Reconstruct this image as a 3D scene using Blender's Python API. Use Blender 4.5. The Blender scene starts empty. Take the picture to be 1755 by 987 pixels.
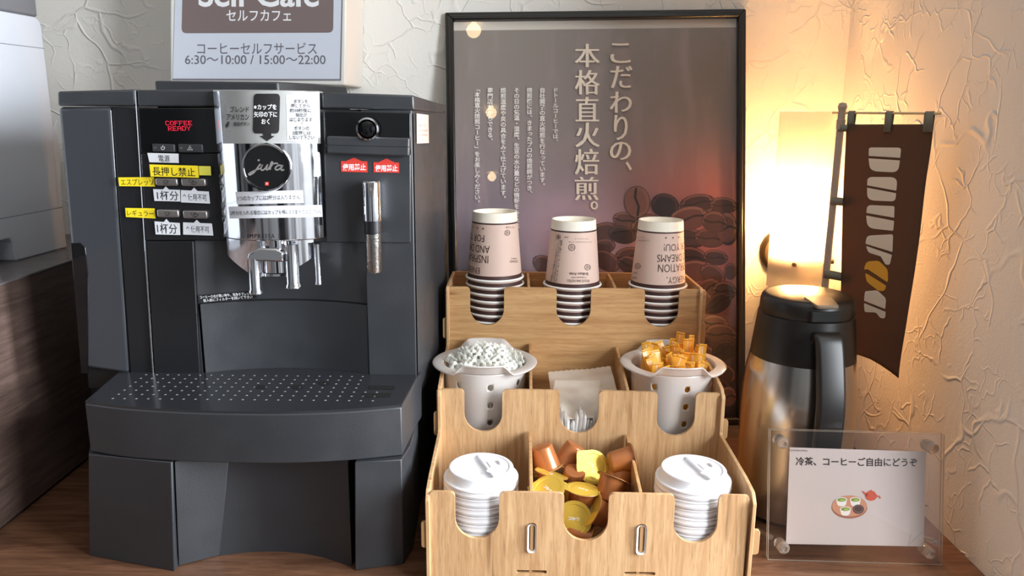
import bpy, bmesh, math, random
from mathutils import Vector, Matrix, Euler
random.seed(7)
R = math.radians
SC = bpy.context.scene
COL = SC.collection
# ---------------------------------------------------------------- camera
FPX, W_, H_ = 1350.0, 1755.0, 987.0
PITCH, ROLL, HC = R(12.6), R(0.5), 0.467
FWD = Vector((0, math.cos(PITCH), -math.sin(PITCH)))
RT0, UP0 = Vector((1, 0, 0)), Vector((0, math.sin(PITCH), math.cos(PITCH)))
RT = RT0*math.cos(ROLL) + UP0*math.sin(ROLL)
UP = UP0*math.cos(ROLL) - RT0*math.sin(ROLL)
EYE = Vector((0, 0, HC))
cam = bpy.data.cameras.new('camera'); camo = bpy.data.objects.new('camera', cam); COL.objects.link(camo)
mw = Matrix((( RT.x, UP.x, -FWD.x, EYE.x), (RT.y, UP.y, -FWD.y, EYE.y), (RT.z, UP.z, -FWD.z, EYE.z), (0, 0, 0, 1)))
camo.matrix_world = mw
cam.sensor_width = 36.0; cam.lens = 36.0*FPX/W_; cam.clip_start = 0.02
SC.camera = camo
SC.view_settings.view_transform = 'Standard'; SC.view_settings.look = 'None'
SC.view_settings.gamma = 1.0; SC.view_settings.use_curve_mapping = False
SC.view_settings.exposure = 0.0
try:
    SC.cycles.use_denoising = True
    SC.cycles.max_bounces = 10; SC.cycles.transparent_max_bounces = 24
    SC.cycles.sample_clamp_indirect = 6.0
except Exception: pass

# ---------------------------------------------------------------- world and lights
WORLD_STRENGTH = 0.66
WINDOW_W, SIDE_W, LAMP_W = 44.0, 82.0, 72.0
wd = bpy.data.worlds.new('world'); SC.world = wd; wd.use_nodes = True
nt = wd.node_tree; nt.nodes.clear()
wo = nt.nodes.new('ShaderNodeOutputWorld'); bg = nt.nodes.new('ShaderNodeBackground')
tc = nt.nodes.new('ShaderNodeTexCoord'); sx = nt.nodes.new('ShaderNodeSeparateXYZ')
rz = nt.nodes.new('ShaderNodeValToRGB')
nt.links.new(tc.outputs['Generated'], sx.inputs[0])
mr = nt.nodes.new('ShaderNodeMapRange'); mr.inputs[1].default_value = -1; mr.inputs[2].default_value = 1
nt.links.new(sx.outputs['Z'], mr.inputs[0]); nt.links.new(mr.outputs[0], rz.inputs[0])
rz.color_ramp.elements[0].position = 0.30; rz.color_ramp.elements[0].color = (.62, .60, .58, 1)
rz.color_ramp.elements[1].position = 0.62; rz.color_ramp.elements[1].color = (.90, .95, 1.0, 1)
mp = nt.nodes.new('ShaderNodeMapping'); mp.inputs['Scale'].default_value = (4.2, 4.2, .25)
nz = nt.nodes.new('ShaderNodeTexNoise'); nz.inputs['Scale'].default_value = 1.6; nz.inputs['Detail'].default_value = 1.5
nt.links.new(tc.outputs['Generated'], mp.inputs[0]); nt.links.new(mp.outputs[0], nz.inputs['Vector'])
r2 = nt.nodes.new('ShaderNodeValToRGB')
r2.color_ramp.elements[0].position = .40; r2.color_ramp.elements[0].color = (.07, .07, .08, 1)
r2.color_ramp.elements[1].position = .56; r2.color_ramp.elements[1].color = (1.35, 1.38, 1.42, 1)
nt.links.new(nz.outputs[0], r2.inputs[0])
mx = nt.nodes.new('ShaderNodeMix'); mx.data_type = 'RGBA'; mx.blend_type = 'MULTIPLY'; mx.inputs[0].default_value = 1
nt.links.new(rz.outputs[0], mx.inputs[6]); nt.links.new(r2.outputs[0], mx.inputs[7])
m0 = nt.nodes.new('ShaderNodeMapRange'); m0.inputs[1].default_value = -1; m0.inputs[2].default_value = 1; nt.links.new(sx.outputs['X'], m0.inputs[0])
mz = nt.nodes.new('ShaderNodeValToRGB'); e_ = mz.color_ramp.elements
e_[0].position = 0; e_[0].color = (.12, .12, .12, 1); e_[1].position = .9; e_[1].color = (1.9, 1.9, 1.9, 1)
for p_, c_ in ((.42, .40), (.56, .55)): q_ = e_.new(p_); q_.color = (c_, c_, c_, 1)
nt.links.new(m0.outputs[0], mz.inputs[0])
mq = nt.nodes.new('ShaderNodeMix'); mq.data_type = 'RGBA'; mq.blend_type = 'MULTIPLY'; mq.inputs[0].default_value = 1
nt.links.new(mx.outputs[2], mq.inputs[6]); nt.links.new(mz.outputs[0], mq.inputs[7])
nt.links.new(mq.outputs[2], bg.inputs[0]); bg.inputs[1].default_value = WORLD_STRENGTH
nt.links.new(bg.outputs[0], wo.inputs[0])

def area_light(name, loc, target, sx_, sy_, power, color):
    l = bpy.data.lights.new(name, 'AREA'); l.shape = 'RECTANGLE'; l.size = sx_; l.size_y = sy_
    l.energy = power; l.color = color
    o = bpy.data.objects.new(name, l); COL.objects.link(o); o.location = loc
    o.rotation_euler = (Vector(target)-Vector(loc)).to_track_quat('-Z', 'Y').to_euler()
    return o
area_light('window_daylight', (1.45, -0.40, .80), (-.1, .85, .2), .45, .9, WINDOW_W, (.89, .95, 1.0))
area_light('side_window_daylight', (1.60, .32, .66), (-.3, .82, .2), .30, 1.0, SIDE_W, (.88, .94, 1.0))

# ---------------------------------------------------------------- pixel rays onto real planes
def ray(u, v):
    return FWD + RT*((u-877.5)/FPX) - UP*((v-493.5)/FPX)
def Yp(u, v, y):
    d = ray(u, v); return EYE + d*(y/d.y)
def Zp(u, v, z):
    d = ray(u, v); return EYE + d*((z-HC)/d.z)
def Xp(u, v, x):
    d = ray(u, v); return EYE + d*(x/d.x)
class Plane:
    """a plane through p with unit axes a (right) and b (up); n looks back at the room"""
    def __init__(s, p, a, b):
        s.p = Vector(p); s.a = Vector(a).normalized(); b = Vector(b); b = b - s.a*b.dot(s.a); s.b = b.normalized()
        s.n = s.a.cross(s.b)
    def hit(s, u, v, off=0.0):
        d = ray(u, v); p = s.p + s.n*off
        return EYE + d*((p-EYE).dot(s.n)/d.dot(s.n))
    def at(s, a, b, n=0.0):
        return s.p + s.a*a + s.b*b + s.n*n
    def loc(s, P):
        q = P - s.p; return q.dot(s.a), q.dot(s.b), q.dot(s.n)

# ---------------------------------------------------------------- mesh helpers
class MB:
    def __init__(s): s.v = []; s.f = []; s.m = []
    def add(s, vs, fs, mat=0):
        k = len(s.v); s.v += [Vector(p) for p in vs]
        for f in fs: s.f.append([k+i for i in f]); s.m.append(mat)
        return s
    def prism(s, poly, vec, mat=0, mat_side=None, poly2=None):
        """polygon (3D points) swept by vec; or to poly2"""
        n = len(poly); p1 = [Vector(p) for p in poly]; p2 = [Vector(p) for p in poly2] if poly2 else [p+Vector(vec) for p in p1]
        k = len(s.v); s.v += p1+p2
        nrm = Vector((0, 0, 0))
        for i in range(n):
            a, b = p1[i], p1[(i+1) % n]; nrm += (a-p1[0]).cross(b-p1[0])
        flip = nrm.dot(p2[0]-p1[0]) > 0
        f1 = list(range(k, k+n)); f2 = list(range(k+n, k+2*n))
        if flip: f1.reverse()
        else: f2.reverse()
        s.f.append(f1); s.m.append(mat); s.f.append(f2); s.m.append(mat)
        ms = mat if mat_side is None else mat_side
        for i in range(n):
            j = (i+1) % n
            q = [k+i, k+j, k+n+j, k+n+i]
            if not flip: q.reverse()
            s.f.append(q); s.m.append(ms)
        return s
    def plan(s, pts, z0, z1, mat=0, pts2=None):
        a = [(x, y, z0) for x, y in pts]
        b = [(x, y, z1) for x, y in (pts2 or pts)]
        return s.prism(a, None, mat, poly2=b)
    def box(s, x0, x1, y0, y1, z0, z1, mat=0):
        return s.plan([(x0, y0), (x1, y0), (x1, y1), (x0, y1)], z0, z1, mat)
    def hexa(s, A, B, mat=0):
        """front quad A (4 points) to back quad B"""
        return s.prism(A, None, mat, poly2=B)
    def lathe(s, prof, c=(0, 0, 0), n=48, mats=None, close=False, M4=None, a0=0.0):
        c = Vector(c); k = len(s.v); m = len(prof)
        for (r, z) in prof:
            for i in range(n):
                t = a0+2*math.pi*i/n
                p = Vector((r*math.cos(t), r*math.sin(t), z))
                s.v.append((M4 @ p if M4 else p)+c)
        for j in range(m-1):
            for i in range(n):
                i2 = (i+1) % n
                s.f.append([k+j*n+i, k+j*n+i2, k+(j+1)*n+i2, k+(j+1)*n+i]); s.m.append(mats[j] if mats else 0)
        return s
    def tube(s, pts, r, n=10, mat=0, cap=True):
        pts = [Vector(p) for p in pts]; k = len(s.v); m = len(pts)
        prev = None
        for i, p in enumerate(pts):
            t = (pts[min(i+1, m-1)]-pts[max(i-1, 0)]).normalized()
            if prev is None:
                a = t.orthogonal().normalized()
            else:
                a = (prev - t*prev.dot(t)).normalized()
            prev = a; b = t.cross(a)
            rr = r[i] if isinstance(r, (list, tuple)) else r
            for q in range(n):
                th = 2*math.pi*q/n
                s.v.append(p+a*(rr*math.cos(th))+b*(rr*math.sin(th)))
        for i in range(m-1):
            for q in range(n):
                q2 = (q+1) % n
                s.f.append([k+i*n+q, k+i*n+q2, k+(i+1)*n+q2, k+(i+1)*n+q]); s.m.append(mat)
        if cap:
            s.f.append([k+q for q in range(n)][::-1]); s.m.append(mat)
            s.f.append([k+(m-1)*n+q for q in range(n)]); s.m.append(mat)
        return s
    def grid(s, fn, nu, nv, mat=0, flip=False):
        k = len(s.v)
        for j in range(nv+1):
            for i in range(nu+1): s.v.append(Vector(fn(i/nu, j/nv)))
        for j in range(nv):
            for i in range(nu):
                a = k+j*(nu+1)+i; q = [a, a+1, a+nu+2, a+nu+1]
                if flip: q.reverse()
                s.f.append(q); s.m.append(mat)
        return s
    def join(s, o, M4=None):
        k = len(s.v); s.v += [(M4 @ p if M4 else p) for p in o.v]
        s.f += [[k+i for i in f] for f in o.f]; s.m += o.m
        return s
    def build(s, name, mats, parent=None, smooth=35, bevel=0.0, seg=2, solid=0.0, fix=False):
        me = bpy.data.meshes.new(name)
        off = wloc(parent) if parent else Vector((0, 0, 0))
        if s.v and not parent:
            lo = Vector((min(p.x for p in s.v), min(p.y for p in s.v), min(p.z for p in s.v)))
            hi = Vector((max(p.x for p in s.v), max(p.y for p in s.v), max(p.z for p in s.v)))
            off = Vector(((lo.x+hi.x)/2, (lo.y+hi.y)/2, lo.z))
        me.from_pydata([p-off for p in s.v], [], s.f)
        if not isinstance(mats, (list, tuple)): mats = [mats]
        for m in mats: me.materials.append(m)
        if len(mats) > 1: me.polygons.foreach_set('material_index', s.m)
        if fix:
            b = bmesh.new(); b.from_mesh(me); bmesh.ops.remove_doubles(b, verts=b.verts, dist=1e-5)
            bmesh.ops.recalc_face_normals(b, faces=b.faces); b.to_mesh(me); b.free()
        if smooth:
            me.shade_smooth(); me.set_sharp_from_angle(angle=R(smooth))
        me.update()
        o = bpy.data.objects.new(name, me); COL.objects.link(o)
        if parent: o.parent = parent
        else: o.location = off
        if bevel:
            md = o.modifiers.new('bevel', 'BEVEL'); md.width = bevel; md.segments = seg; md.limit_method = 'ANGLE'; md.angle_limit = R(40)
        if solid:
            md = o.modifiers.new('solid', 'SOLIDIFY'); md.thickness = solid; md.offset = 0
        return o
def wloc(o):
    p = Vector((0, 0, 0))
    while o: p += o.location; o = o.parent
    return p
def tag(o, label=None, cat=None, group=None, kind=None):
    if label: o['label'] = label
    if cat: o['category'] = cat
    if group: o['group'] = group
    if kind: o['kind'] = kind
    return o
def thing(name, label, cat, loc=(0, 0, 0), group=None):
    o = bpy.data.objects.new(name, None); COL.objects.link(o); o.location = loc; o.empty_display_size = .02
    return tag(o, label, cat, group)
def copy_tree(root, **kw):
    c = root.copy(); COL.objects.link(c)
    for ch in list(root.children):
        d = ch.copy(); COL.objects.link(d); d.parent = c
        for g in list(ch.children):
            e = g.copy(); COL.objects.link(e); e.parent = d
    return c

# plates with holes: local (x, y) outline -> triangulated slab, thickness along local z
def plate(outline, holes=(), th=0.004):
    cu = bpy.data.curves.new('plate', 'CURVE'); cu.dimensions = '2D'; cu.fill_mode = 'BOTH'; cu.extrude = th/2
    for ring in [outline]+list(holes):
        sp = cu.splines.new('POLY'); sp.points.add(len(ring)-1)
        for p, q in zip(sp.points, ring): p.co = (q[0], q[1], 0, 1)
        sp.use_cyclic_u = True
    o = bpy.data.objects.new('plate', cu); COL.objects.link(o)
    me = bpy.data.meshes.new_from_object(o.evaluated_get(bpy.context.evaluated_depsgraph_get()))
    vs = [v.co.copy() for v in me.vertices]; fs = [list(p.vertices) for p in me.polygons]
    bpy.data.objects.remove(o); bpy.data.curves.remove(cu); bpy.data.meshes.remove(me)
    return vs, fs
_glyphs = {}
def glyphs(body, bold=0.0, spacing=1.0, mincho=False, shear=0.0):
    key = (body, bold, spacing, mincho, shear)
    if key in _glyphs: return _glyphs[key]
    cu = bpy.data.curves.new('t', 'FONT'); cu.body = body; cu.offset = -0.004 if mincho else bold; cu.space_character = spacing
    cu.resolution_u = 3; cu.fill_mode = 'FRONT'; cu.shear = shear
    o = bpy.data.objects.new('t', cu); COL.objects.link(o)
    me = bpy.data.meshes.new_from_object(o.evaluated_get(bpy.context.evaluated_depsgraph_get()))
    vs = [(v.co.x, v.co.y) for v in me.vertices]; fs = [list(p.vertices) for p in me.polygons]
    bpy.data.objects.remove(o); bpy.data.curves.remove(cu); bpy.data.meshes.remove(me)
    if mincho:
        k = len(vs); vs0, fs0 = vs, fs; vs, fs = [], []
        for i, dx in enumerate((-.024, 0, .024)):
            vs += [(x+dx, y) for x, y in vs0]; fs += [[a+i*k for a in f] for f in fs0]
    _glyphs[key] = (vs, fs); return vs, fs
def lerp4(q, s, t):
    """q = TL, TR, BR, BL ; s to the right, t down"""
    a = (q[0][0]+(q[1][0]-q[0][0])*s, q[0][1]+(q[1][1]-q[0][1])*s)
    b = (q[3][0]+(q[2][0]-q[3][0])*s, q[3][1]+(q[2][1]-q[3][1])*s)
    return (a[0]+(b[0]-a[0])*t, a[1]+(b[1]-a[1])*t)
def rect(u0, v0, u1, v1): return [(u0, v0), (u1, v0), (u1, v1), (u0, v1)]
def text(mb, body, q, fn, mat=0, bold=0.0, em=False, mincho=False, spacing=1.0, rot=False, dx=0, dy=0, shear=0.0):
    """glyphs of body stretched to the quad q (their own box, or the em square), carried onto a surface by fn(u, v)"""
    vs, fs = glyphs(body, bold, spacing, mincho, shear)
    if not vs: return
    if em: x0, x1, y0, y1 = 0, 1, -.13, .87
    else:
        x0 = min(p[0] for p in vs); x1 = max(p[0] for p in vs); y0 = min(p[1] for p in vs); y1 = max(p[1] for p in vs)
    out = []; lay = len(vs)//3 if mincho else 10**9
    for i_, (x, y) in enumerate(vs):
        s_, t_ = (x-x0)/(x1-x0)+dx, 1-(y-y0)/(y1-y0)+dy
        if rot: s_, t_ = 1-t_, s_
        P_ = fn(*lerp4(q, s_, t_))
        if mincho: P_ = P_+(EYE-P_).normalized()*(6e-5*(i_//lay))
        out.append(P_)
    mb.add(out, fs, mat)
def column(mb, body, uc, v0, v1, fn, w, mat=0, mincho=False, bold=0.0):
    n = len(body); h = (v1-v0)/n
    for i, ch in enumerate(body):
        q = rect(uc-w/2, v0+h*i, uc+w/2, v0+h*(i+1))
        if ch in 'ー「」': text(mb, ch, q, fn, mat, em=True, mincho=mincho, rot=True, bold=bold)
        elif ch in '、。': text(mb, ch, q, fn, mat, em=True, mincho=mincho, dx=.6, dy=-.55, bold=bold)
        elif ch in 'っャュョゃゅょ': text(mb, ch, q, fn, mat, em=True, mincho=mincho, dx=.1, dy=-.1, bold=bold)
        else: text(mb, ch, q, fn, mat, em=True, mincho=mincho, bold=bold)
def ribbon(mb, pts, w, fn, mat=0):
    """flat stroke through pixel points, w pixels wide (list or number)"""
    n = len(pts)
    L = []; Rr = []
    for i, (u, v) in enumerate(pts):
        a = pts[max(i-1, 0)]; b = pts[min(i+1, n-1)]
        dx_, dy_ = b[0]-a[0], b[1]-a[1]; l = math.hypot(dx_, dy_) or 1
        ww = (w[i] if isinstance(w, (list, tuple)) else w)/2
        L.append(fn(u-dy_/l*ww, v+dx_/l*ww)); Rr.append(fn(u+dy_/l*ww, v-dx_/l*ww))
    mb.add(L+Rr, [[i, i+1, n+i+1, n+i] for i in range(n-1)], mat)
def rounded(pts, rad, seg=5):
    """round the corners of a 2D polygon; rad is one number or one per corner"""
    out = []; n = len(pts)
    for i in range(n):
        r = rad[i] if isinstance(rad, (list, tuple)) else rad
        p = Vector(pts[i]); a = (Vector(pts[i-1])-p); b = (Vector(pts[(i+1) % n])-p)
        if r <= 0: out.append((p.x, p.y)); continue
        la, lb = a.length, b.length; a.normalize(); b.normalize()
        ang = a.angle(b); d = min(r/math.tan(ang/2), la*.499, lb*.499)
        p0 = p+a*d; p1 = p+b*d
        for k in range(seg+1):
            t = k/seg
            q = p0*(1-t)**2+p*(2*t*(1-t))+p1*t*t
            out.append((q.x, q.y))
    return out
def smooth_path(pts, sub=6, closed=False):
    P = [Vector(p) for p in pts]; n = len(P); out = []
    rng = n if closed else n-1
    for i in range(rng):
        if closed: p0, p1, p2, p3 = P[i-1], P[i], P[(i+1) % n], P[(i+2) % n]
        else: p0, p1, p2, p3 = P[max(i-1, 0)], P[i], P[i+1], P[min(i+2, n-1)]
        for k in range(sub):
            t = k/sub
            out.append(.5*((2*p1)+(p2-p0)*t+(2*p0-5*p1+4*p2-p3)*t*t+(3*p1-p0-3*p2+p3)*t**3))
    if not closed: out.append(P[-1])
    return out
def ellipse(cx, cy, rx, ry, n=24, a0=0.0):
    return [(cx+rx*math.cos(a0+2*math.pi*i/n), cy+ry*math.sin(a0+2*math.pi*i/n)) for i in range(n)]

# ---------------------------------------------------------------- materials
def lin(c):
    c = c/255.0
    return c/12.92 if c <= .04045 else ((c+.055)/1.055)**2.4
def rgb(r, g, b): return (lin(r), lin(g), lin(b), 1)
def mat(name, color, rough=.5, metal=0.0, spec=.5, coat=0.0, emit=None, estr=0.0, trans=0.0, sub=0.0, ior=1.5, alpha=1.0, bump=0.0, bscale=400.0, vary=0.0, vscale=30.0):
    m = bpy.data.materials.new(name); m.use_nodes = True
    nt = m.node_tree; b = nt.nodes['Principled BSDF']
    b.inputs['Base Color'].default_value = color; b.inputs['Roughness'].default_value = rough; b.inputs['Metallic'].default_value = metal
    b.inputs['Specular IOR Level'].default_value = spec; b.inputs['Coat Weight'].default_value = coat; b.inputs['Coat Roughness'].default_value = .05
    b.inputs['Transmission Weight'].default_value = trans; b.inputs['IOR'].default_value = ior; b.inputs['Alpha'].default_value = alpha
    if sub:
        b.inputs['Subsurface Weight'].default_value = sub; b.inputs['Subsurface Radius'].default_value = (.006, .005, .004)
    if emit: b.inputs['Emission Color'].default_value = emit; b.inputs['Emission Strength'].default_value = estr
    if bump or vary:
        tcn = nt.nodes.new('ShaderNodeTexCoord')
    if bump:
        n = nt.nodes.new('ShaderNodeTexNoise'); n.inputs['Scale'].default_value = bscale; n.inputs['Detail'].default_value = 3
        bp = nt.nodes.new('ShaderNodeBump'); bp.inputs['Strength'].default_value = bump; bp.inputs['Distance'].default_value = .001
        nt.links.new(tcn.outputs['Object'], n.inputs['Vector']); nt.links.new(n.outputs[0], bp.inputs['Height']); nt.links.new(bp.outputs[0], b.inputs['Normal'])
    if vary:
        n = nt.nodes.new('ShaderNodeTexNoise'); n.inputs['Scale'].default_value = vscale; n.inputs['Detail'].default_value = 5
        mr_ = nt.nodes.new('ShaderNodeMapRange'); mr_.inputs[3].default_value = max(rough-vary, .02); mr_.inputs[4].default_value = min(rough+vary, 1)
        mr_.inputs[1].default_value = .35; mr_.inputs[2].default_value = .65
        nt.links.new(tcn.outputs['Object'], n.inputs['Vector']); nt.links.new(n.outputs[0], mr_.inputs[0]); nt.links.new(mr_.outputs[0], b.inputs['Roughness'])
    return m
def wood(name, c_lo, c_hi, c_streak, stretch, scale=18.0, rough=.5, streak=.35, bump=.1):
    m = bpy.data.materials.new(name); m.use_nodes = True; nt = m.node_tree; b = nt.nodes['Principled BSDF']
    tcn = nt.nodes.new('ShaderNodeTexCoord'); mpn = nt.nodes.new('ShaderNodeMapping'); mpn.inputs['Scale'].default_value = stretch
    nt.links.new(tcn.outputs['Object'], mpn.inputs[0])
    n1 = nt.nodes.new('ShaderNodeTexNoise'); n1.inputs['Scale'].default_value = scale; n1.inputs['Detail'].default_value = 6; n1.inputs['Roughness'].default_value = .65; n1.inputs['Distortion'].default_value = .6
    n2 = nt.nodes.new('ShaderNodeTexNoise'); n2.inputs['Scale'].default_value = scale*.35; n2.inputs['Detail'].default_value = 4; n2.inputs['Distortion'].default_value = 1.2
    n3 = nt.nodes.new('ShaderNodeTexNoise'); n3.inputs['Scale'].default_value = scale*5; n3.inputs['Detail'].default_value = 3
    for n in (n1, n2, n3): nt.links.new(mpn.outputs[0], n.inputs['Vector'])
    rp = nt.nodes.new('ShaderNodeValToRGB'); rp.color_ramp.elements[0].position = .33; rp.color_ramp.elements[1].position = .68
    rp.color_ramp.elements[0].color = c_lo; rp.color_ramp.elements[1].color = c_hi
    nt.links.new(n1.outputs[0], rp.inputs[0])
    st = nt.nodes.new('ShaderNodeValToRGB'); st.color_ramp.elements[0].position = .60; st.color_ramp.elements[0].color = (0, 0, 0, 1)
    st.color_ramp.elements[1].position = .70; st.color_ramp.elements[1].color = (1, 1, 1, 1)
    nt.links.new(n2.outputs[0], st.inputs[0])
    fm = nt.nodes.new('ShaderNodeMath'); fm.operation = 'MULTIPLY'; fm.inputs[1].default_value = streak; nt.links.new(st.outputs[0], fm.inputs[0])
    f3 = nt.nodes.new('ShaderNodeMapRange'); f3.inputs[1].default_value = .55; f3.inputs[2].default_value = .75; f3.inputs[4].default_value = .40
    nt.links.new(n3.outputs[0], f3.inputs[0])
    fa = nt.nodes.new('ShaderNodeMath'); fa.operation = 'MAXIMUM'; nt.links.new(fm.outputs[0], fa.inputs[0]); nt.links.new(f3.outputs[0], fa.inputs[1])
    mxn = nt.nodes.new('ShaderNodeMix'); mxn.data_type = 'RGBA'; nt.links.new(fa.outputs[0], mxn.inputs[0])
    nt.links.new(rp.outputs[0], mxn.inputs[6]); mxn.inputs[7].default_value = c_streak
    nt.links.new(mxn.outputs[2], b.inputs['Base Color'])
    b.inputs['Roughness'].default_value = rough
    bp = nt.nodes.new('ShaderNodeBump'); bp.inputs['Strength'].default_value = bump; bp.inputs['Distance'].default_value = .0006
    nt.links.new(n3.outputs[0], bp.inputs['Height']); nt.links.new(bp.outputs[0], b.inputs['Normal'])
    return m
def plaster(name, color):
    m = bpy.data.materials.new(name); m.use_nodes = True; nt = m.node_tree; b = nt.nodes['Principled BSDF']
    b.inputs['Base Color'].default_value = color; b.inputs['Roughness'].default_value = .85; b.inputs['Specular IOR Level'].default_value = .2
    geo = nt.nodes.new('ShaderNodeNewGeometry')
    def noise(scale, det, vec=None, col=False):
        n = nt.nodes.new('ShaderNodeTexNoise'); n.inputs['Scale'].default_value = scale; n.inputs['Detail'].default_value = det
        nt.links.new(vec or geo.outputs['Position'], n.inputs['Vector']); return n.outputs[1 if col else 0]
    def math_(op, a, b_):
        n = nt.nodes.new('ShaderNodeMath'); n.operation = op
        for i, x in enumerate((a, b_)):
            if isinstance(x, (int, float)): n.inputs[i].default_value = x
            else: nt.links.new(x, n.inputs[i])
        return n.outputs[0]
    def rng(x, a, b_, c=0.0, d=1.0):
        n = nt.nodes.new('ShaderNodeMapRange'); n.interpolation_type = 'SMOOTHSTEP'
        nt.links.new(x, n.inputs[0])
        for i, q in enumerate((a, b_, c, d)): n.inputs[1+i].default_value = q
        return n.outputs[0]
    def warped(scale, amt):
        w = noise(scale, 2.0, col=True)
        s_ = nt.nodes.new('ShaderNodeVectorMath'); s_.operation = 'SUBTRACT'; nt.links.new(w, s_.inputs[0]); s_.inputs[1].default_value = (.5, .5, .5)
        k = nt.nodes.new('ShaderNodeVectorMath'); k.operation = 'SCALE'; nt.links.new(s_.outputs[0], k.inputs[0]); k.inputs['Scale'].default_value = amt
        a = nt.nodes.new('ShaderNodeVectorMath'); a.operation = 'ADD'; nt.links.new(k.outputs[0], a.inputs[0]); nt.links.new(geo.outputs['Position'], a.inputs[1])
        return a.outputs[0]
    def ridge(scale, vec, w, m0, m1, ms):
        vo = nt.nodes.new('ShaderNodeTexVoronoi'); vo.feature = 'DISTANCE_TO_EDGE'; vo.inputs['Scale'].default_value = scale
        nt.links.new(vec, vo.inputs['Vector'])
        return math_('MULTIPLY', rng(vo.outputs['Distance'], 0.0, w, 1.0, 0.0), rng(noise(ms, 1.0), m0, m1))
    va, vb = warped(9.0, .10), warped(22.0, .05)
    h = ridge(9.0, va, .026, .42, .58, 11.0)
    h = math_('MAXIMUM', h, math_('MULTIPLY', ridge(17.0, vb, .04, .46, .58, 14.0), .7))
    h = math_('MAXIMUM', h, math_('MULTIPLY', ridge(34.0, vb, .06, .50, .60, 18.0), .4))
    soft = math_('MULTIPLY', noise(24.0, 3.0, va), .5)
    fine = math_('MULTIPLY', noise(380.0, 3.0), .20)
    h = math_('ADD', math_('ADD', h, soft), fine)
    bp = nt.nodes.new('ShaderNodeBump'); bp.inputs['Strength'].default_value = .75; bp.inputs['Distance'].default_value = .0017
    nt.links.new(h, bp.inputs['Height']); nt.links.new(bp.outputs[0], b.inputs['Normal'])
    return m
def mixmat(name, build):
    m = bpy.data.materials.new(name); m.use_nodes = True; nt = m.node_tree; nt.nodes.clear()
    o = nt.nodes.new('ShaderNodeOutputMaterial'); nt.links.new(build(nt), o.inputs[0]); return m
def clear_pane(name, tint=(1, 1, 1, 1), ior=1.45, rough=.0):
    def b(nt):
        t = nt.nodes.new('ShaderNodeBsdfTransparent'); t.inputs[0].default_value = tint
        g = nt.nodes.new('ShaderNodeBsdfGlossy'); g.inputs['Roughness'].default_value = rough
        lw_ = nt.nodes.new('ShaderNodeLayerWeight'); lw_.inputs[0].default_value = .5
        pw = nt.nodes.new('ShaderNodeMath'); pw.operation = 'POWER'; pw.inputs[1].default_value = 5; nt.links.new(lw_.outputs['Facing'], pw.inputs[0])
        f = nt.nodes.new('ShaderNodeMapRange'); f.inputs[3].default_value = ((ior-1)/(ior+1))**2; nt.links.new(pw.outputs[0], f.inputs[0])
        mx_ = nt.nodes.new('ShaderNodeMixShader'); nt.links.new(f.outputs[0], mx_.inputs[0]); nt.links.new(t.outputs[0], mx_.inputs[1]); nt.links.new(g.outputs[0], mx_.inputs[2])
        return mx_.outputs[0]
    return mixmat(name, b)
def sheer(name, color, translucent=.5, clear=0.0, gloss=.08, rough=.3):
    """thin sheet that lets light through: diffuse + translucent (+ clear) + a little gloss"""
    def b(nt):
        d = nt.nodes.new('ShaderNodeBsdfDiffuse'); d.inputs[0].default_value = color
        t = nt.nodes.new('ShaderNodeBsdfTranslucent'); t.inputs[0].default_value = color
        m1 = nt.nodes.new('ShaderNodeMixShader'); m1.inputs[0].default_value = translucent
        nt.links.new(d.outputs[0], m1.inputs[1]); nt.links.new(t.outputs[0], m1.inputs[2])
        out = m1.outputs[0]
        if clear:
            c = nt.nodes.new('ShaderNodeBsdfTransparent'); m2 = nt.nodes.new('ShaderNodeMixShader'); m2.inputs[0].default_value = clear
            nt.links.new(out, m2.inputs[1]); nt.links.new(c.outputs[0], m2.inputs[2]); out = m2.outputs[0]
        if gloss:
            g = nt.nodes.new('ShaderNodeBsdfGlossy'); g.inputs['Roughness'].default_value = rough
            m3 = nt.nodes.new('ShaderNodeMixShader'); m3.inputs[0].default_value = gloss
            nt.links.new(out, m3.inputs[1]); nt.links.new(g.outputs[0], m3.inputs[2]); out = m3.outputs[0]
        return out
    return mixmat(name, b)

PLASTER = plaster('cream_plaster', rgb(232, 228, 221))
CEIL = mat('ceiling_white', rgb(225, 222, 216), .9)
COUNTER = wood('walnut_counter', rgb(84, 56, 40), rgb(122, 86, 64), rgb(62, 40, 29), (1.0, 9.0, 9.0), 10, .27, .4, .05)
CABSIDE = wood('dark_cabinet_wood', rgb(70, 55, 50), rgb(104, 84, 76), rgb(50, 38, 34), (12.0, 1.0, 12.0), 9, .42, .5, .08)
CABTOP = mat('cabinet_top_laminate', rgb(92, 84, 84), .22, vary=.04)
OAKV = wood('oak_upright_grain', rgb(178, 136, 94), rgb(212, 174, 130), rgb(112, 74, 44), (7.0, 7.0, .45), 26, .42, .7)
OAKH = wood('oak_level_grain', rgb(174, 128, 82), rgb(206, 164, 114), rgb(112, 74, 44), (.45, 7.0, 8.0), 24, .42, .65)
OAKEDGE = mat('board_edge', rgb(176, 136, 92), .6, bump=.1)
BLACK = mat('black_plastic', rgb(42, 44, 48), .48, spec=.8, bump=.12, bscale=900, vary=.05)
BLACK2 = mat('black_plastic_deep', rgb(25, 26, 29), .38, spec=.5, bump=.08, bscale=900)
GREYBLK = BLACK
GLOSSBLK = mat('gloss_black', rgb(12, 12, 14), .06, spec=.6)
TRAYBLK = mat('tray_black', rgb(42, 43, 47), .22, spec=.9)
SMOKE = mat('smoked_tank', rgb(58, 60, 65), .16, spec=.6)
CHROME = mat('chrome', rgb(215, 216, 220), .07, 1.0, vary=.03, vscale=60)
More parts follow.
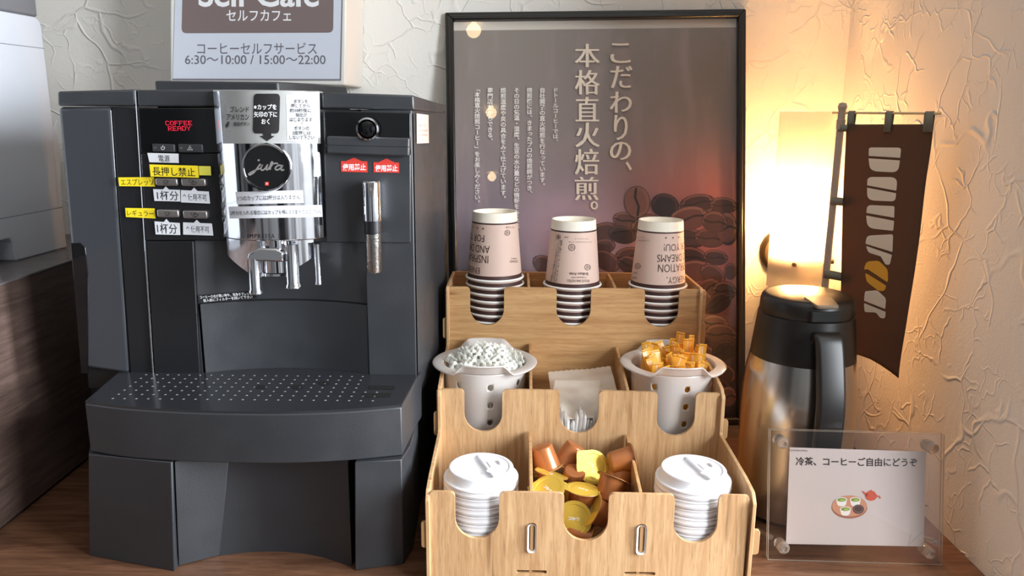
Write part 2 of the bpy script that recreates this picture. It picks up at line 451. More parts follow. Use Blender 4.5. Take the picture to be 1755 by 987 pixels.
BRIGHTM = mat('brushed_silver', rgb(176, 174, 172), .30, 1.0)
HOLE = mat('dark_hole', rgb(6, 6, 7), .7)
WHITE = mat('white_paper', rgb(216, 217, 222), .6)
INK = mat('black_ink', rgb(24, 22, 24), .6)
YELLOW = mat('yellow_tape', rgb(246, 220, 36), .5)
PALEY = mat('pale_yellow_tape', rgb(222, 216, 86), .45)
RED = mat('red_sticker', rgb(214, 62, 52), .5)
WINK = mat('white_ink', rgb(236, 236, 238), .5)
LEDRED = mat('red_led', rgb(40, 0, 0), .4, emit=(1, .02, .06, 1), estr=1.8)
STEEL = mat('brushed_steel', rgb(196, 190, 182), .24, 1.0)
# ================================================================ the room
YW, XW = 1.222, 0.4965
tag(MB().box(-2.2, XW+.1, YW, YW+.1, -.85, 1.62).build('wall_back', PLASTER), kind='structure')
tag(MB().box(XW, XW+.1, .68, YW, -.85, 1.62).build('wall_right', PLASTER), kind='structure')
tag(MB().box(-2.2, 2.2, -6.0, YW+.1, 1.62, 1.70).build('ceiling', CEIL), kind='structure')
ct = MB().box(-1.6, XW, .38, YW, -.03, 0).build('countertop', COUNTER, bevel=.002)
tag(ct, 'brown wood-grain countertop running along the plaster wall under everything', 'countertop')
base = MB().box(-1.6, XW-.02, .45, YW-.04, -.849, -.03).build('counter_cabinet', CABSIDE)
tag(base, 'dark wood cabinet carrying the brown countertop', 'cabinet')

# raised dark cabinet at the left
XC, ZC = -.574, .2745
sc_ = thing('side_cabinet', 'low dark wood-grain cabinet at left carrying the white office machine', 'cabinet', (-1.0, .8, 0))
MB().box(-1.5, XC, .36, YW-.002, .004, ZC-.003).build('side_panel', CABSIDE, sc_, bevel=.001)
MB().box(-1.5, XC+.001, .359, YW-.001, ZC-.003, ZC).build('top', CABTOP, sc_, bevel=.0008)
MB().box(-1.49, XC-.004, .37, YW-.01, 0, .004).build('shadow_gap', HOLE, sc_)  # near-black strip paints the shadow line along the cabinet's foot

# white office machine
P2 = Zp(115.7, 424, ZC); P1 = Zp(28, 447.5, ZC)
d_ = (P1-P2); d_.z = 0; d_.normalize()
PRW = mat('office_white', rgb(196, 199, 206), .45, spec=.4); PRG = mat('office_grey', rgb(112, 112, 116), .5); PRLINE = mat('office_seam', rgb(120, 124, 132), .7)
pp = Plane(P2, -d_, (0, 0, 1)); inward = Vector((d_.y, -d_.x, 0)); inward = -pp.n
pr = thing('office_printer', 'white office machine with a dark top standing on the dark side cabinet', 'printer', (P2.x, P2.y, ZC))
topz = pp.loc(pp.hit(84, 33))[1]
def onpp(a, b, n=0): return pp.at(a, b, n)
sg = pp.loc(pp.hit(95, 85.5))[1]; s2 = pp.loc(pp.hit(108, 355))[1]
LEN = .44
fa = pp.loc(P1)[0]
body = [( -LEN, 0.0), (fa-.028, 0.0), (fa-.022, .030), (fa-.006, .034), (fa, 0.0), (0, 0), (-.001, topz-.012), (-.010, topz), (-LEN, topz)]
body = [(-LEN, .0), (fa-.032, .0), (fa-.030, .024), (fa-.022, .030), (fa-.006, .030), (fa-.001, .024), (fa, 0), (0, 0), (0, topz-.012), (-.004, topz-.003), (-.012, topz), (-LEN, topz)]
mb = MB().prism([onpp(a, b) for a, b in body], inward*.30)
mb.build('housing', PRW, pr, bevel=.002)
mb = MB()
for b0 in (sg, s2): mb.prism([onpp(-LEN, b0-.0005, .0001), onpp(-.0005, b0-.0005, .0001), onpp(-.0005, b0+.0005, .0001), onpp(-LEN, b0+.0005, .0001)], inward*.0004)
mb.build('panel_seam', PRLINE, pr)
# side recess strip
q = [pp.loc(pp.hit(u, v))[:2] for u, v in ((96, 205), (90, 222), (99, 355), (106, 354), (98, 222))]
MB().prism([onpp(a, b, .0012) for a, b in q], inward*.0012).build('grip_rib', PRW, pr, bevel=.0005)
tp = [pp.loc(pp.hit(u, v))[:2] for u, v in ((65, 27), (60, -20))]
MB().prism([onpp(-LEN, topz), onpp(tp[0][0], topz), onpp(tp[1][0], tp[1][1]), onpp(-LEN, tp[1][1])], inward*.28).build('document_feeder', PRG, pr, bevel=.003)

# ================================================================ wall sign
ys = 1.10
fy = lambda u, v: Yp(u, v, ys-.0012)
SGW = mat('sign_case_white', rgb(222, 220, 214), .5); SGP = mat('sign_page_white', rgb(206, 210, 221), .35); SGB = mat('sign_brown', rgb(122, 106, 104), .4)
sgn = thing('cafe_hours_sign', 'white boxed wall sign with brown heading and opening hours above the coffee machine', 'sign', Yp(440, 146, ys))
fr = [Yp(u, v, ys) for u, v in ((290, -150), (596, -150), (592, 146), (291, 144))]
bk = [Vector((p.x, YW-.0005, p.z)) for p in fr]
MB().hexa(fr, bk).build('case', SGW, sgn, bevel=.0025)
mb = MB()
pg = [(304, -135), (589, -135), (583, 137), (296, 136)]
mb.prism([Yp(u, v, ys-.001) for u, v in pg], Vector((0, .0008, 0)), 0)
bp_ = rounded([(315, -100), (573, -100), (571, 56), (311, 57)], [4, 4, 9, 9])
mb.add([Yp(u, v, ys-.0011) for u, v in bp_], [list(range(len(bp_)))[::-1]], 1)
edge = [(302, -135), (304, -135), (297, 135), (583, 135.5), (583, 138), (294.5, 138)]
mb.add([Yp(u, v, ys-.00105) for u, v in [(296, 134.6), (583, 135.4), (583, 138), (295, 137.6)]], [[0, 3, 2, 1]], 3)
mb.add([Yp(u, v, ys-.00105) for u, v in [(588, -130), (590, -130), (584.6, 138), (582, 138)]], [[0, 3, 2, 1]], 3)
text(mb, 'Self Cafe', [(340, -32), (547, -32), (547, 12), (340, 12)], fy, 2, bold=.022)
text(mb, 'セルフカフェ', rect(388, 17, 499, 36), fy, 2, bold=.012)
text(mb, 'コーヒーセルフサービス', rect(338, 73, 543, 93), fy, 4, bold=.004)
text(mb, '6:30～10:00 / 15:00～22:00', rect(317, 94.5, 558, 110), fy, 4, bold=.006)
mb.build('page', [SGP, SGB, WINK, mat('page_edge', rgb(120, 116, 122), .6), mat('sign_grey_ink', rgb(104, 102, 110), .6)], sgn, smooth=0)

# ================================================================ framed poster
LEAN = R(10)
p0 = Zp(1266, 739, 0.0)
PB = Vector((0, math.sin(LEAN), math.cos(LEAN)))
tmp = Plane(p0, (1, 0, 0), PB)
tl, tr = tmp.hit(763, 23), tmp.hit(1277, 17)
PO = Plane(tl, tr-tl, PB)
wP = (tr-tl).length
hP = min((PO.at(a, 0, -.004).z)/PO.b.z for a in (0, wP))-.0005
FRB = mat('poster_frame_black', rgb(20, 19, 19), .28, spec=.6)
pos = thing('framed_poster', 'black framed coffee roasting poster leaning on the wall behind the wooden rack', 'poster', PO.at(wP/2, -hP))
def bar(mb, o0, o1, i1, i0, d0, d1):
    A = [PO.at(a, b, d1) for a, b in (o0, o1, i1, i0)]; B = [PO.at(a, b, d0) for a, b in (o0, o1, i1, i0)]
    mb.hexa(A, B)
fw = .0125
O = [(0, 0), (wP, 0), (wP, -hP), (0, -hP)]; I = [(fw, -fw), (wP-fw, -fw), (wP-fw, -hP+fw), (fw, -hP+fw)]
Om = [(fw*.45, -fw*.45), (wP-fw*.45, -fw*.45), (wP-fw*.45, -hP+fw*.45), (fw*.45, -hP+fw*.45)]
mb = MB()
for i in range(4):
    j = (i+1) % 4
    bar(mb, O[i], O[j], I[j], I[i], -.004, .006)
    bar(mb, Om[i], Om[j], I[j], I[i], .005, .011)
mb.build('frame', FRB, pos, bevel=.0018)
MB().hexa([PO.at(a, b, -.001) for a, b in I], [PO.at(a, b, -.0035) for a, b in I]).build('backing_board', mat('backing_white', rgb(226, 216, 204), .7), pos)
# the printed sheet
def print_mat():
    m = bpy.data.materials.new('poster_print_and_glare'); m.use_nodes = True; nt = m.node_tree; b = nt.nodes['Principled BSDF']
    b.inputs['Roughness'].default_value = .38
    tcn = nt.nodes.new('ShaderNodeTexCoord'); sp = nt.nodes.new('ShaderNodeSeparateXYZ'); nt.links.new(tcn.outputs['Generated'], sp.inputs[0])
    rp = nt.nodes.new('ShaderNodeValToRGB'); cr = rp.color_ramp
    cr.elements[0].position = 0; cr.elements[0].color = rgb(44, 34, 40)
    cr.elements[1].position = 1; cr.elements[1].color = rgb(138, 127, 120)  # print tones lightened to carry the veiling reflection of the glass
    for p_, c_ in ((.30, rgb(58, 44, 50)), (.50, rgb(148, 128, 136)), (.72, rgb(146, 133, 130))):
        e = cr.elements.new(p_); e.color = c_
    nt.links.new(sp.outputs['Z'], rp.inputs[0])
    def blob(cx, cy, rx, ry, col, amt, prev):
        mpn = nt.nodes.new('ShaderNodeMapping'); mpn.vector_type = 'POINT'
        mpn.inputs['Location'].default_value = (-cx/rx, 0, -cy/ry); mpn.inputs['Scale'].default_value = (1/rx, 0, 1/ry)
        nt.links.new(tcn.outputs['Generated'], mpn.inputs[0])
        l = nt.nodes.new('ShaderNodeVectorMath'); l.operation = 'LENGTH'; nt.links.new(mpn.outputs[0], l.inputs[0])
        r_ = nt.nodes.new('ShaderNodeMapRange'); r_.interpolation_type = 'SMOOTHSTEP'; r_.inputs[1].default_value = 0; r_.inputs[2].default_value = 1; r_.inputs[3].default_value = amt; r_.inputs[4].default_value = 0
        nt.links.new(l.outputs['Value'], r_.inputs[0])
        mx_ = nt.nodes.new('ShaderNodeMix'); mx_.data_type = 'RGBA'; nt.links.new(r_.outputs[0], mx_.inputs[0]); nt.links.new(prev, mx_.inputs[6]); mx_.inputs[7].default_value = col
        return mx_.outputs[2]
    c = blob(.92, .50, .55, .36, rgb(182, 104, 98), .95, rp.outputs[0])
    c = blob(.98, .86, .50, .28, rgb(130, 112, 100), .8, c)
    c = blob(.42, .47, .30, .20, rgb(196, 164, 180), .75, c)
    c = blob(.10, .45, .22, .30, rgb(120, 114, 126), .6, c)  # bluish grey patch paints the room's reflection at the left
    # drifting smoke
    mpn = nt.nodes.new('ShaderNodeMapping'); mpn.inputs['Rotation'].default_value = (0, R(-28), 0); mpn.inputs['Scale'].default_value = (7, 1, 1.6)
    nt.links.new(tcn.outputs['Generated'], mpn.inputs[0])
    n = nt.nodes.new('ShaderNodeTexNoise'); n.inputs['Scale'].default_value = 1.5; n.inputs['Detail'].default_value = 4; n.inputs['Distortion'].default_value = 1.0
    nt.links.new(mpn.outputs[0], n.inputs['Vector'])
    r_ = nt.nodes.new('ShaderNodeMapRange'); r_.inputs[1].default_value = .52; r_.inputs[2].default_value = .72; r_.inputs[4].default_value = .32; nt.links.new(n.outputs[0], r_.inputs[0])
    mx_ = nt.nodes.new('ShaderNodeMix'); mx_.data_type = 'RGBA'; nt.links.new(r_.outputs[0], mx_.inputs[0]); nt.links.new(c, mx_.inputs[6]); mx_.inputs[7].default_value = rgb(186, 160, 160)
    nt.links.new(mx_.outputs[2], b.inputs['Base Color'])
    return m
tb = PO.loc(PO.hit(1000, 50))[1]
Ip = [(fw-.001, tb), (wP-fw+.001, tb), (wP-fw+.001, -hP+fw), (fw-.001, -hP+fw)]
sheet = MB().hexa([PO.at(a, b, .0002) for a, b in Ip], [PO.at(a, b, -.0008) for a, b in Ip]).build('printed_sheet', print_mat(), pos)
# printed coffee beans
rb = random.Random(5)
BE = [rgb(66, 44, 44), rgb(88, 58, 54), rgb(108, 70, 64), rgb(48, 36, 40), rgb(132, 88, 78)]
bm_ = [mat('bean_print', c, .4) for c in BE]
bm_ += [mat('bean_print_dark', rgb(34, 20, 22), .4), mat('bean_print_light', rgb(148, 104, 94), .4)]
mb = MB(); nb = 0
def bean(u, v, rx, ry, ang, tone, crease=True):
    global nb
    off = .0004+nb*.00002; nb += 1
    fn = lambda a, b, o=0: PO.hit(u+a*math.cos(ang)-b*math.sin(ang), v+a*math.sin(ang)+b*math.cos(ang), off+o)
    N = 18
    pts = [(rx*math.cos(2*math.pi*i/N), ry*math.sin(2*math.pi*i/N)) for i in range(N)]
    mb.add([fn(a*1.03, b*1.03) for a, b in pts], [list(range(N))[::-1]], 5)
    mb.add([fn(a, b, .00001) for a, b in pts], [list(range(N))[::-1]], tone)
    # lit rim of the printed bean
    cres = [(a, b) for a, b in pts if b < ry*.35]
    cres.sort(key=lambda p: p[0])
    inner = [(a*.88, b*.80+ry*.06) for a, b in cres]
    k = len(cres)
    mb.add([fn(a*.97, b*.97, .000014) for a, b in cres]+[fn(a, b, .000014) for a, b in inner], [[i, k+i, k+i+1, i+1] for i in range(k-1)], 6 if tone in (2, 4) else 4 if tone in (0, 1) else 1)
    if crease:
        s_ = [(-rx*.9, 0), (-rx*.3, ry*.14), (rx*.3, -ry*.1), (rx*.9, ry*.05)]
        L = [fn(a, b-ry*.09, .000017) for a, b in s_]; B = [fn(a, b+ry*.09, .000017) for a, b in s_]
        mb.add(L+B, [[i, 4+i, 5+i, i+1] for i in range(3)], 5)
cand = []
for row in range(12):
    v = 372+row*29
    left = {0: 1060, 1: 1030, 2: 1000, 3: 930}.get(row, 885 if row < 7 else 1150)
    u = left+rb.uniform(0, 20)
    while u < 1262:
        cand.append((u, v+rb.uniform(-12, 12))); u += rb.uniform(30, 46)
for u, v in cand:
    s_ = rb.uniform(.85, 1.2)
    ru = min(24*s_, 1262-u) if u > 1238 else 24*s_
    if ru < 8: continue
    bean(u, v, ru, 15*s_, rb.uniform(-.6, .6) if ru > 20 else 0, rb.choice([0, 1, 1, 2, 0, 3, 2]), rb.random() < .4)
for (u, v, rx, ry, a, t) in [(1092, 346, 27, 22, 1.5, 4), (1140, 352, 24, 20, .3, 3), (1195, 348, 30, 15, -.15, 0), (1240, 352, 24, 14, .1, 0), (1180, 374, 34, 20, -.2, 2), (1245, 390, 22, 26, 0, 2), (1225, 380, 22, 18, .2, 1)]:
    bean(u, v, min(rx, 1263-u), ry, a, t, t != 3)
mb.build('bean_picture', bm_, pos, smooth=0)
# printed words
mb = MB(); fp = lambda u, v: PO.hit(u, v, .0032)
for ch, q in zip('こだわりの、', [rect(1046, 74, 1081, 108), rect(1046, 113, 1084, 151), rect(1045, 157, 1083, 193), rect(1052, 197, 1076, 240), rect(1045, 243, 1082, 274), rect(1072, 277, 1083, 292)]):
    text(mb, ch, q, fp, 0, mincho=True)
for ch, q in zip('本格直火焙煎。', [rect(985, 75, 1028, 115), rect(985, 120, 1028, 162), rect(986, 166, 1027, 208), rect(986, 210, 1028, 252), rect(985, 255, 1027, 299), rect(985, 303, 1026, 343), rect(1012, 345, 1025, 359)]):
    text(mb, ch, q, fp, 0, mincho=True)
mb.build('title_lettering', mat('poster_cream_ink', rgb(252, 236, 216), .5), pos, smooth=0)
mb = MB()
for s_, uc, a, b in [('ドトールコーヒーでは、', 952, 150, 247), ('自社開発の直火焙煎を行なっています。', 929.5, 150, 323), ('焙煎機には、きまったプロの焙煎師がつき、', 907.5, 150, 336),
                     ('その日の気温・湿度、生豆の水分量などの情報をもとに、', 885.5, 150, 396), ('焙煎温度や炎の具合をみて仕上げています。', 862.5, 150, 345), ('専門店だからできる、', 840, 150, 246), ('「本格直火焙煎コーヒー」をお楽しみください。', 818, 148, 352)]:
    column(mb, s_, uc, a, b, fp, 10, 0, bold=.016)
mb.build('story_lettering', mat('poster_white_ink', rgb(250, 244, 238), .5), pos, smooth=0)
MB().hexa([PO.at(a, b, .0052) for a, b in I], [PO.at(a, b, .0040) for a, b in I]).build('glass_pane', clear_pane('poster_glass'), pos)

# ceiling downlights (the three warm spots mirrored in the poster glass)
lm = mat('downlight_glow', rgb(255, 220, 170), .5, emit=(1, .74, .42, 1), estr=14)
for i, (u, v) in enumerate(((812, 42), (842, 185), (843, 297))):
    P = PO.hit(u, v, .005); d = ray(u, v).normalized(); r_ = d - PO.n*(2*d.dot(PO.n))
    Q = P + r_*((1.612-P.z)/r_.z)
    t = thing('ceiling_light', ['round warm ceiling downlight nearest the counter', 'round warm ceiling downlight in the middle of its row', 'round warm ceiling downlight farthest from the counter'][i], 'ceiling light', (Q.x, Q.y, 1.62), 'downlights in a row')
    MB().lathe([(.052, 0), (.052, -.004), (.040, -.006), (.038, -.001)], (Q.x, Q.y, 1.62), 32).build('trim_ring', CEIL, t)
    MB().lathe([(.0001, -.066), (.014, -.063), (.026, -.053), (.032, -.036), (.026, -.018), (.014, -.008), (.012, -.001)], (Q.x, Q.y, 1.62), 32).build('lens', lm, t)

# ================================================================ wall lamp
ly = 1.145
lt, lb = Yp(1389, 190, ly), Yp(1370, 500, ly-.04)
lx = (Yp(1389, 190, ly).x+Yp(1371, 470, ly).x)/2; zb, zt = lb.z, lt.z
lr = .0438
lamp = thing('wall_lamp', 'lit frosted glass cylinder wall lamp glowing in the corner above the steel jug', 'lamp', (lx, YW, zb))
c_ = (lx, ly, 0)
def glow_glass(nt):
    d = nt.nodes.new('ShaderNodeBsdfDiffuse'); d.inputs[0].default_value = (.95, .92, .86, 1)
    t = nt.nodes.new('ShaderNodeBsdfTranslucent'); t.inputs[0].default_value = (.98, .95, .88, 1)
    c = nt.nodes.new('ShaderNodeBsdfTransparent'); c.inputs[0].default_value = (1, .96, .9, 1)
    m1 = nt.nodes.new('ShaderNodeMixShader'); m1.inputs[0].default_value = .68; nt.links.new(d.outputs[0], m1.inputs[1]); nt.links.new(t.outputs[0], m1.inputs[2])
    m2 = nt.nodes.new('ShaderNodeMixShader'); m2.inputs[0].default_value = .45; nt.links.new(m1.outputs[0], m2.inputs[1]); nt.links.new(c.outputs[0], m2.inputs[2])
    return m2.outputs[0]
MB().lathe([(lr, zb), (lr+.0006, zb+.001), (lr, zb+.002), (lr, zt-.002), (lr+.0006, zt-.001), (lr, zt)], c_, 64).build('glass_shade', mixmat('frosted_lamp_glass', glow_glass), lamp)
BRASS = mat('lamp_metal', rgb(150, 130, 100), .35, 1.0)
zs_ = Yp(1352, 453, ly-.04).z
MB().lathe([(.0001, zs_-.006), (.036, zs_-.006), (.040, zs_+.004), (.036, zs_+.012), (.018, zs_+.014), (.016, zs_+.024), (.0001, zs_+.024)], c_, 32).tube([(lx, ly, zs_), (lx, YW, zs_)], .006, 12).tube([(lx-.043, ly, zs_), (lx+.043, ly, zs_)], .0025, 8).tube([(lx, ly-.043, zs_), (lx, ly, zs_)], .0025, 8).build('lamp_holder', BRASS, lamp)
MB().lathe([(.035, 0), (.035, .006), (.030, .010), (.0001, .010)], (lx, YW, zs_), 32, M4=Matrix.Rotation(R(90), 4, 'X')).build('wall_plate', BRASS, lamp)
for a in (-118, -20, 100):
    dx_, dy_ = math.cos(R(a)), math.sin(R(a))
    M4 = Matrix.Rotation(R(a), 4, 'Z') @ Matrix.Rotation(R(90), 4, 'Y')
    MB().lathe([(.0032, -.001), (.0036, .002), (.003, .004), (.0001, .0045)], (lx+dx_*lr, ly+dy_*lr, zs_), 14, M4=M4).build('screw', BRASS, lamp)
zbulb = Yp(1380, 372, ly).z
MB().lathe([(.0001, -.03), (.010, -.03), (.012, -.018), (.020, 0), (.021, .010), (.016, .022), (.007, .028), (.0001, .029)], (lx, ly, zbulb), 28).build('bulb', mat('bulb_glow', rgb(255, 230, 190), .5, emit=(1, .72, .38, 1), estr=30), lamp)
pl = bpy.data.lights.new('bulb_light', 'POINT'); pl.energy = LAMP_W; pl.color = (1.0, .48, .16); pl.shadow_soft_size = .024
po_ = bpy.data.objects.new('bulb_light', pl); COL.objects.link(po_); po_.parent = lamp
po_.location = Vector((lx, ly, zbulb+.002))-wloc(lamp)
# ================================================================ coffee machine
FY = .845
F = lambda u, v, d=0.0: Yp(u, v, FY-d)
cm = thing('coffee_machine', 'black bean-to-cup coffee machine with chrome brew head and red lit display', 'coffee machine', (-.285, .92, 0))
XL, XR, YB, YC = -.485, -.0915, 1.085, 1.04
ZT = F(430, 160).z
zlid = F(430, 186).z             # underside of the lid
ztray = .177
XRF = F(710, 420).x              # front right vertical edge
XRE, XLE = F(626.5, 470).x, F(333, 470).x       # recess edges
XC0 = F(234, 300).x              # seam between tank and control column
ZU = F(600, 416).z               # underside of the upper block
ZLOW = .010
def quad(us, d=0.0): return [F(u, v, d) for u, v in us]
# main shell: rear block, columns, upper block
mb = MB()
mb.plan([(XL+.004, FY+.03), (-.30, FY+.075), (XRF, FY+.075), (XR, YC), (XR, YB), (XL+.004, YB)], ZLOW, zlid)       # rear block
mb.plan([(XRE, FY), (XRF, FY), (XR, YC), (XR, YC+.01), (XRE, .935)], ztray-.03, zlid)
mb.plan([(XRE, FY+.03), (XRF-.004, FY+.018), (XR-.003, YC), (XR-.003, YC+.01), (XRE, .935)], 0, ztray-.03)                       # right column
mb.plan([(XC0, FY+.003), (XLE, FY+.003), (XLE, .935), (XC0, .935)], ztray-.03, zlid)                              # left column
mb.plan([(XLE, FY+.004), (XRE, FY+.004), (XRE, .935), (XLE, .935)], ZU, zlid)                                      # upper block
mb.plan([(XL-.045, .94), (XL+.05, .92), (XL+.05, YB), (XL-.045, YB)], 0, .185)                                   # rear skirt at the left
mb.plan([(-.445, .86), (-.115, .86), (-.10, 1.0), (-.10, 1.12), (-.46, 1.12), (-.46, 1.0)], 0, .03)
mb.build('housing', BLACK, cm, bevel=.0012)
# right side cheek (glossier side wall)
mb = MB().hexa([Vector((XRF+.0015, FY+.0006, ztray-.02)), Vector((XR+.0008, YC, ztray-.02)), Vector((XR+.0008, YC, zlid-.004)), Vector((XRF+.0015, FY+.0006, zlid-.004))],
               [Vector((XRF+.0010, FY+.0012, ztray-.02)), Vector((XR, YC+.0006, ztray-.02)), Vector((XR, YC+.0006, zlid-.004)), Vector((XRF+.0010, FY+.0012, zlid-.004))])
mb.build('side_cheek', GREYBLK, cm)
# lid pieces
mb = MB(); A = quad([(98, 156.5), (231, 153), (232.5, 181.5), (98.5, 181.5)], .002)
mb.hexa(A, [Vector((p.x, .99, p.z)) for p in A]); mb.build('tank_lid', BLACK, cm, bevel=.0022)
mb = MB(); A = quad([(234, 154), (372, 153), (376, 183), (235, 183)], .002)
mb.hexa(A, [Vector((p.x, 1.08, p.z)) for p in A]); mb.build('lid', BLACK, cm, bevel=.0022)
mb = MB(); A = quad([(551, 158), (709, 163), (710, 189), (552, 186)], .002)
B = [Vector((A[0].x, YB, A[0].z)), Vector((XR, YC, Yp(757, 179, YC).z)), Vector((XR, YC, Yp(757, 195, YC).z)), Vector((A[3].x, YB, A[3].z))]
a0, a1, a2, a3 = A
bk = [Vector((XR, YB, B[1].z)), Vector((XR, YB, B[2].z))]
mb.add([a0, a1, B[1], bk[0], B[0], a3, a2, B[2], bk[1], B[3]], [[4, 3, 2, 1, 0], [5, 6, 7, 8, 9], [0, 1, 6, 5], [1, 2, 7, 6], [2, 3, 8, 7], [3, 4, 9, 8], [4, 0, 5, 9]])
mb.build('lid', BLACK, cm, bevel=.002, fix=True)
mb = MB(); zt2 = Yp(400, 139.5, .93).z; zb2 = ZT-.02
xa, xb = Yp(265, 145, .93).x, Yp(476, 145, .93).x
mb.plan([(xa, .93), (xb, .93), (xb+.035, .985), (xb+.055, 1.07), (xa+.03, 1.07)], zb2, zt2, pts2=[(xa, .93), (xb, .93), (xb+.03, .985), (xb+.05, 1.07), (xa+.03, 1.07)])
mb.build('bean_hopper_lid', BLACK, cm, bevel=.002)
# water tank
mb = MB(); A = quad([(100, 183), (190, 183), (205, 636), (137, 630)], .0)
A = [F(99, 183), F(191, 183), F(222, 640), F(139, 630)]
mb.prism(A, Vector((0, .14, 0))); mb.build('water_tank', SMOKE, cm, bevel=.004, seg=3)
mb = MB(); A = [F(191.5, 184), F(231.5, 184), F(262, 645), F(223, 640)]
mb.prism(A, Vector((0, .09, 0))); mb.build('tank_frame', BLACK2, cm, bevel=.0012)
mb = MB(); A = [F(139, 634), F(223, 641), F(223, 672), F(142, 672)]
mb.prism([p+Vector((0, .012, 0)) for p in A], Vector((0, .10, 0))); mb.build('tank_foot', BLACK2, cm, bevel=.001)
MB().tube([F(232.3, 155, .0015), F(262.8, 646, .0015)], .0008, 8).build('seam_trim', CHROME, cm)
mb = MB(); A = [F(141, 420), F(137, 424), F(139, 500), F(158, 500), F(158, 430), F(151, 421)]
mb.prism([F(u, v, .0006) for u, v in ((121, 416), (138, 416), (146, 424), (151, 470), (151, 640), (139, 640))], Vector((0, .0012, 0)))
mb.build('tank_reflection', GLOSSBLK, cm, bevel=.0004)  # dark gloss patch draws a reflection on the tank front
# control column: display window and button panel
mb = MB().prism(quad([(236, 185), (375, 184.5), (378, 262), (240.5, 262)], .003), Vector((0, .01, 0)))
disp = mb.build('display_window', GLOSSBLK, cm, bevel=.001)
mb = MB(); fd = lambda u, v: F(u, v, .0032)
def led(mb, s, q, fn):
    font = {'C': '01110 10001 10000 10000 10000 10001 01110', 'O': '01110 10001 10001 10001 10001 10001 01110', 'F': '11111 10000 10000 11110 10000 10000 10000', 'E': '11111 10000 10000 11110 10000 10000 11111',
            'R': '11110 10001 10001 11110 10100 10010 10001', 'A': '01110 10001 10001 11111 10001 10001 10001', 'D': '11110 10001 10001 10001 10001 10001 11110', 'Y': '10001 10001 01010 00100 00100 00100 00100'}
    W = len(s)*6-1
    for i, ch in enumerate(s):
        for r_, row in enumerate(font[ch].split()):
            for c2, bit in enumerate(row):
                if bit == '1':
                    x0, y0 = (i*6+c2+.12)/W, (r_+.10)/7; x1, y1 = (i*6+c2+.90)/W, (r_+.86)/7
                    mb.add([fn(*lerp4(q, a, b)) for a, b in ((x0, y1), (x1, y1), (x1, y0), (x0, y0))], [[0, 1, 2, 3]])
led(mb, 'COFFEE', [(283, 207), (328.5, 207), (329.5, 214.6), (284, 215)], fd)
led(mb, 'READY', [(287.5, 216.4), (326, 216), (327, 223.6), (288.5, 224.4)], fd)
mb.build('display_lettering', LEDRED, disp, smooth=0)
mb = MB().prism(quad([(241, 263), (378.5, 263), (386, 412), (250, 412)], .002), Vector((0, .01, 0)))
pan = mb.build('button_panel', BLACK2, cm, bevel=.001)
MB().prism(quad([(250.5, 413), (331, 413), (343, 650), (265, 644)], .001), Vector((0, .01, 0))).build('lower_panel', BLACK2, cm, bevel=.001)
MB().prism(quad([(257, 538), (337, 540), (337, 541), (257, 539)], .0012), Vector((0, .002, 0))).build('panel_seam', HOLE, cm)
# small black buttons
for i, q in enumerate(([(260.6, 246), (298.5, 247.5), (299.5, 261), (261.5, 260)], [(305, 246.5), (346.5, 247.5), (347.5, 261.5), (306, 261)])):
    b_ = MB().prism(quad(q, .006), Vector((0, .006, 0))).build('button', BLACK, cm, bevel=.0008)
    tag(b_, ['black power button', 'black grinder button'][i])
    mb = MB(); fb = lambda u, v: F(u, v, .0062)
    x, y = q[0]
    mb.add([fb(x+3, y+5), fb(x+3, y+9), fb(x+8, y+9), fb(x+8, y+5)], [[0, 1, 2, 3]], 1)
    if i == 0:
        ribbon(mb, [(x+18.5+3*math.cos(a*.35-.9), y+7.5+3*math.sin(a*.35-.9)) for a in range(15)], .8, fb); ribbon(mb, [(x+18.5, y+3), (x+18.5, y+7)], .8, fb)
    else:
        for a, b in ((0, 0), (-1.6, 3), (1.6, 3), (-3.4, 6), (0, 6), (3.4, 6)): mb.add([fb(*p) for p in ellipse(x+20.5+a, y+4+b, .9, .9, 8)], [list(range(8))[::-1]])
    mb.build('button_symbol', [WINK, BRIGHTM], b_, smooth=0)
# silver buttons
SB = [('chrome single espresso button', [(264.6, 305), (303, 305.5), (304.5, 318.6), (266, 318.2)], 0), ('chrome double espresso button', [(309, 305.5), (351.5, 306), (352.8, 319.6), (310.5, 319)], 1),
      ('chrome single regular coffee button', [(267.5, 359), (305.5, 359.8), (306.8, 373), (268.8, 372.6)], 0), ('chrome double regular coffee button', [(312, 360.6), (354.5, 361.4), (356, 375.2), (313.5, 374.6)], 1)]
SILV = mat('silver_button', rgb(176, 170, 168), .28, .9)
for lab, q, dbl in SB:
    A = quad(q, .0075)
    b_ = MB().prism(A, Vector((0, .008, 0))).build('button', SILV, cm, bevel=.0018, seg=3); tag(b_, lab)
    mb = MB(); fb = lambda u, v: F(u, v, .0077); cx, cy = lerp4(q, .48, .5)
    for dx_, dy_ in ([(0, 0)] if not dbl else [(-2.5, -1.5), (2, 1)]):
        ribbon(mb, [(cx-3.4+dx_, cy-2.4+dy_), (cx-3+dx_, cy+.8+dy_), (cx-1+dx_, cy+2+dy_), (cx+1+dx_, cy+2+dy_), (cx+2.6+dx_, cy+.8+dy_), (cx+3+dx_, cy-2.4+dy_), (cx-3.4+dx_, cy-2.4+dy_)], .7, fb)
        ribbon(mb, [(cx+3+dx_, cy-1.4+dy_), (cx+4.8+dx_, cy-1+dy_), (cx+4.2+dx_, cy+.6+dy_), (cx+2.6+dx_, cy+.9+dy_)], .7, fb)
    ribbon(mb, [(cx-4, cy+3.6), (cx+4.5, cy+3.7)], .6, fb)
    mb.build('button_symbol', INK, b_, smooth=0)
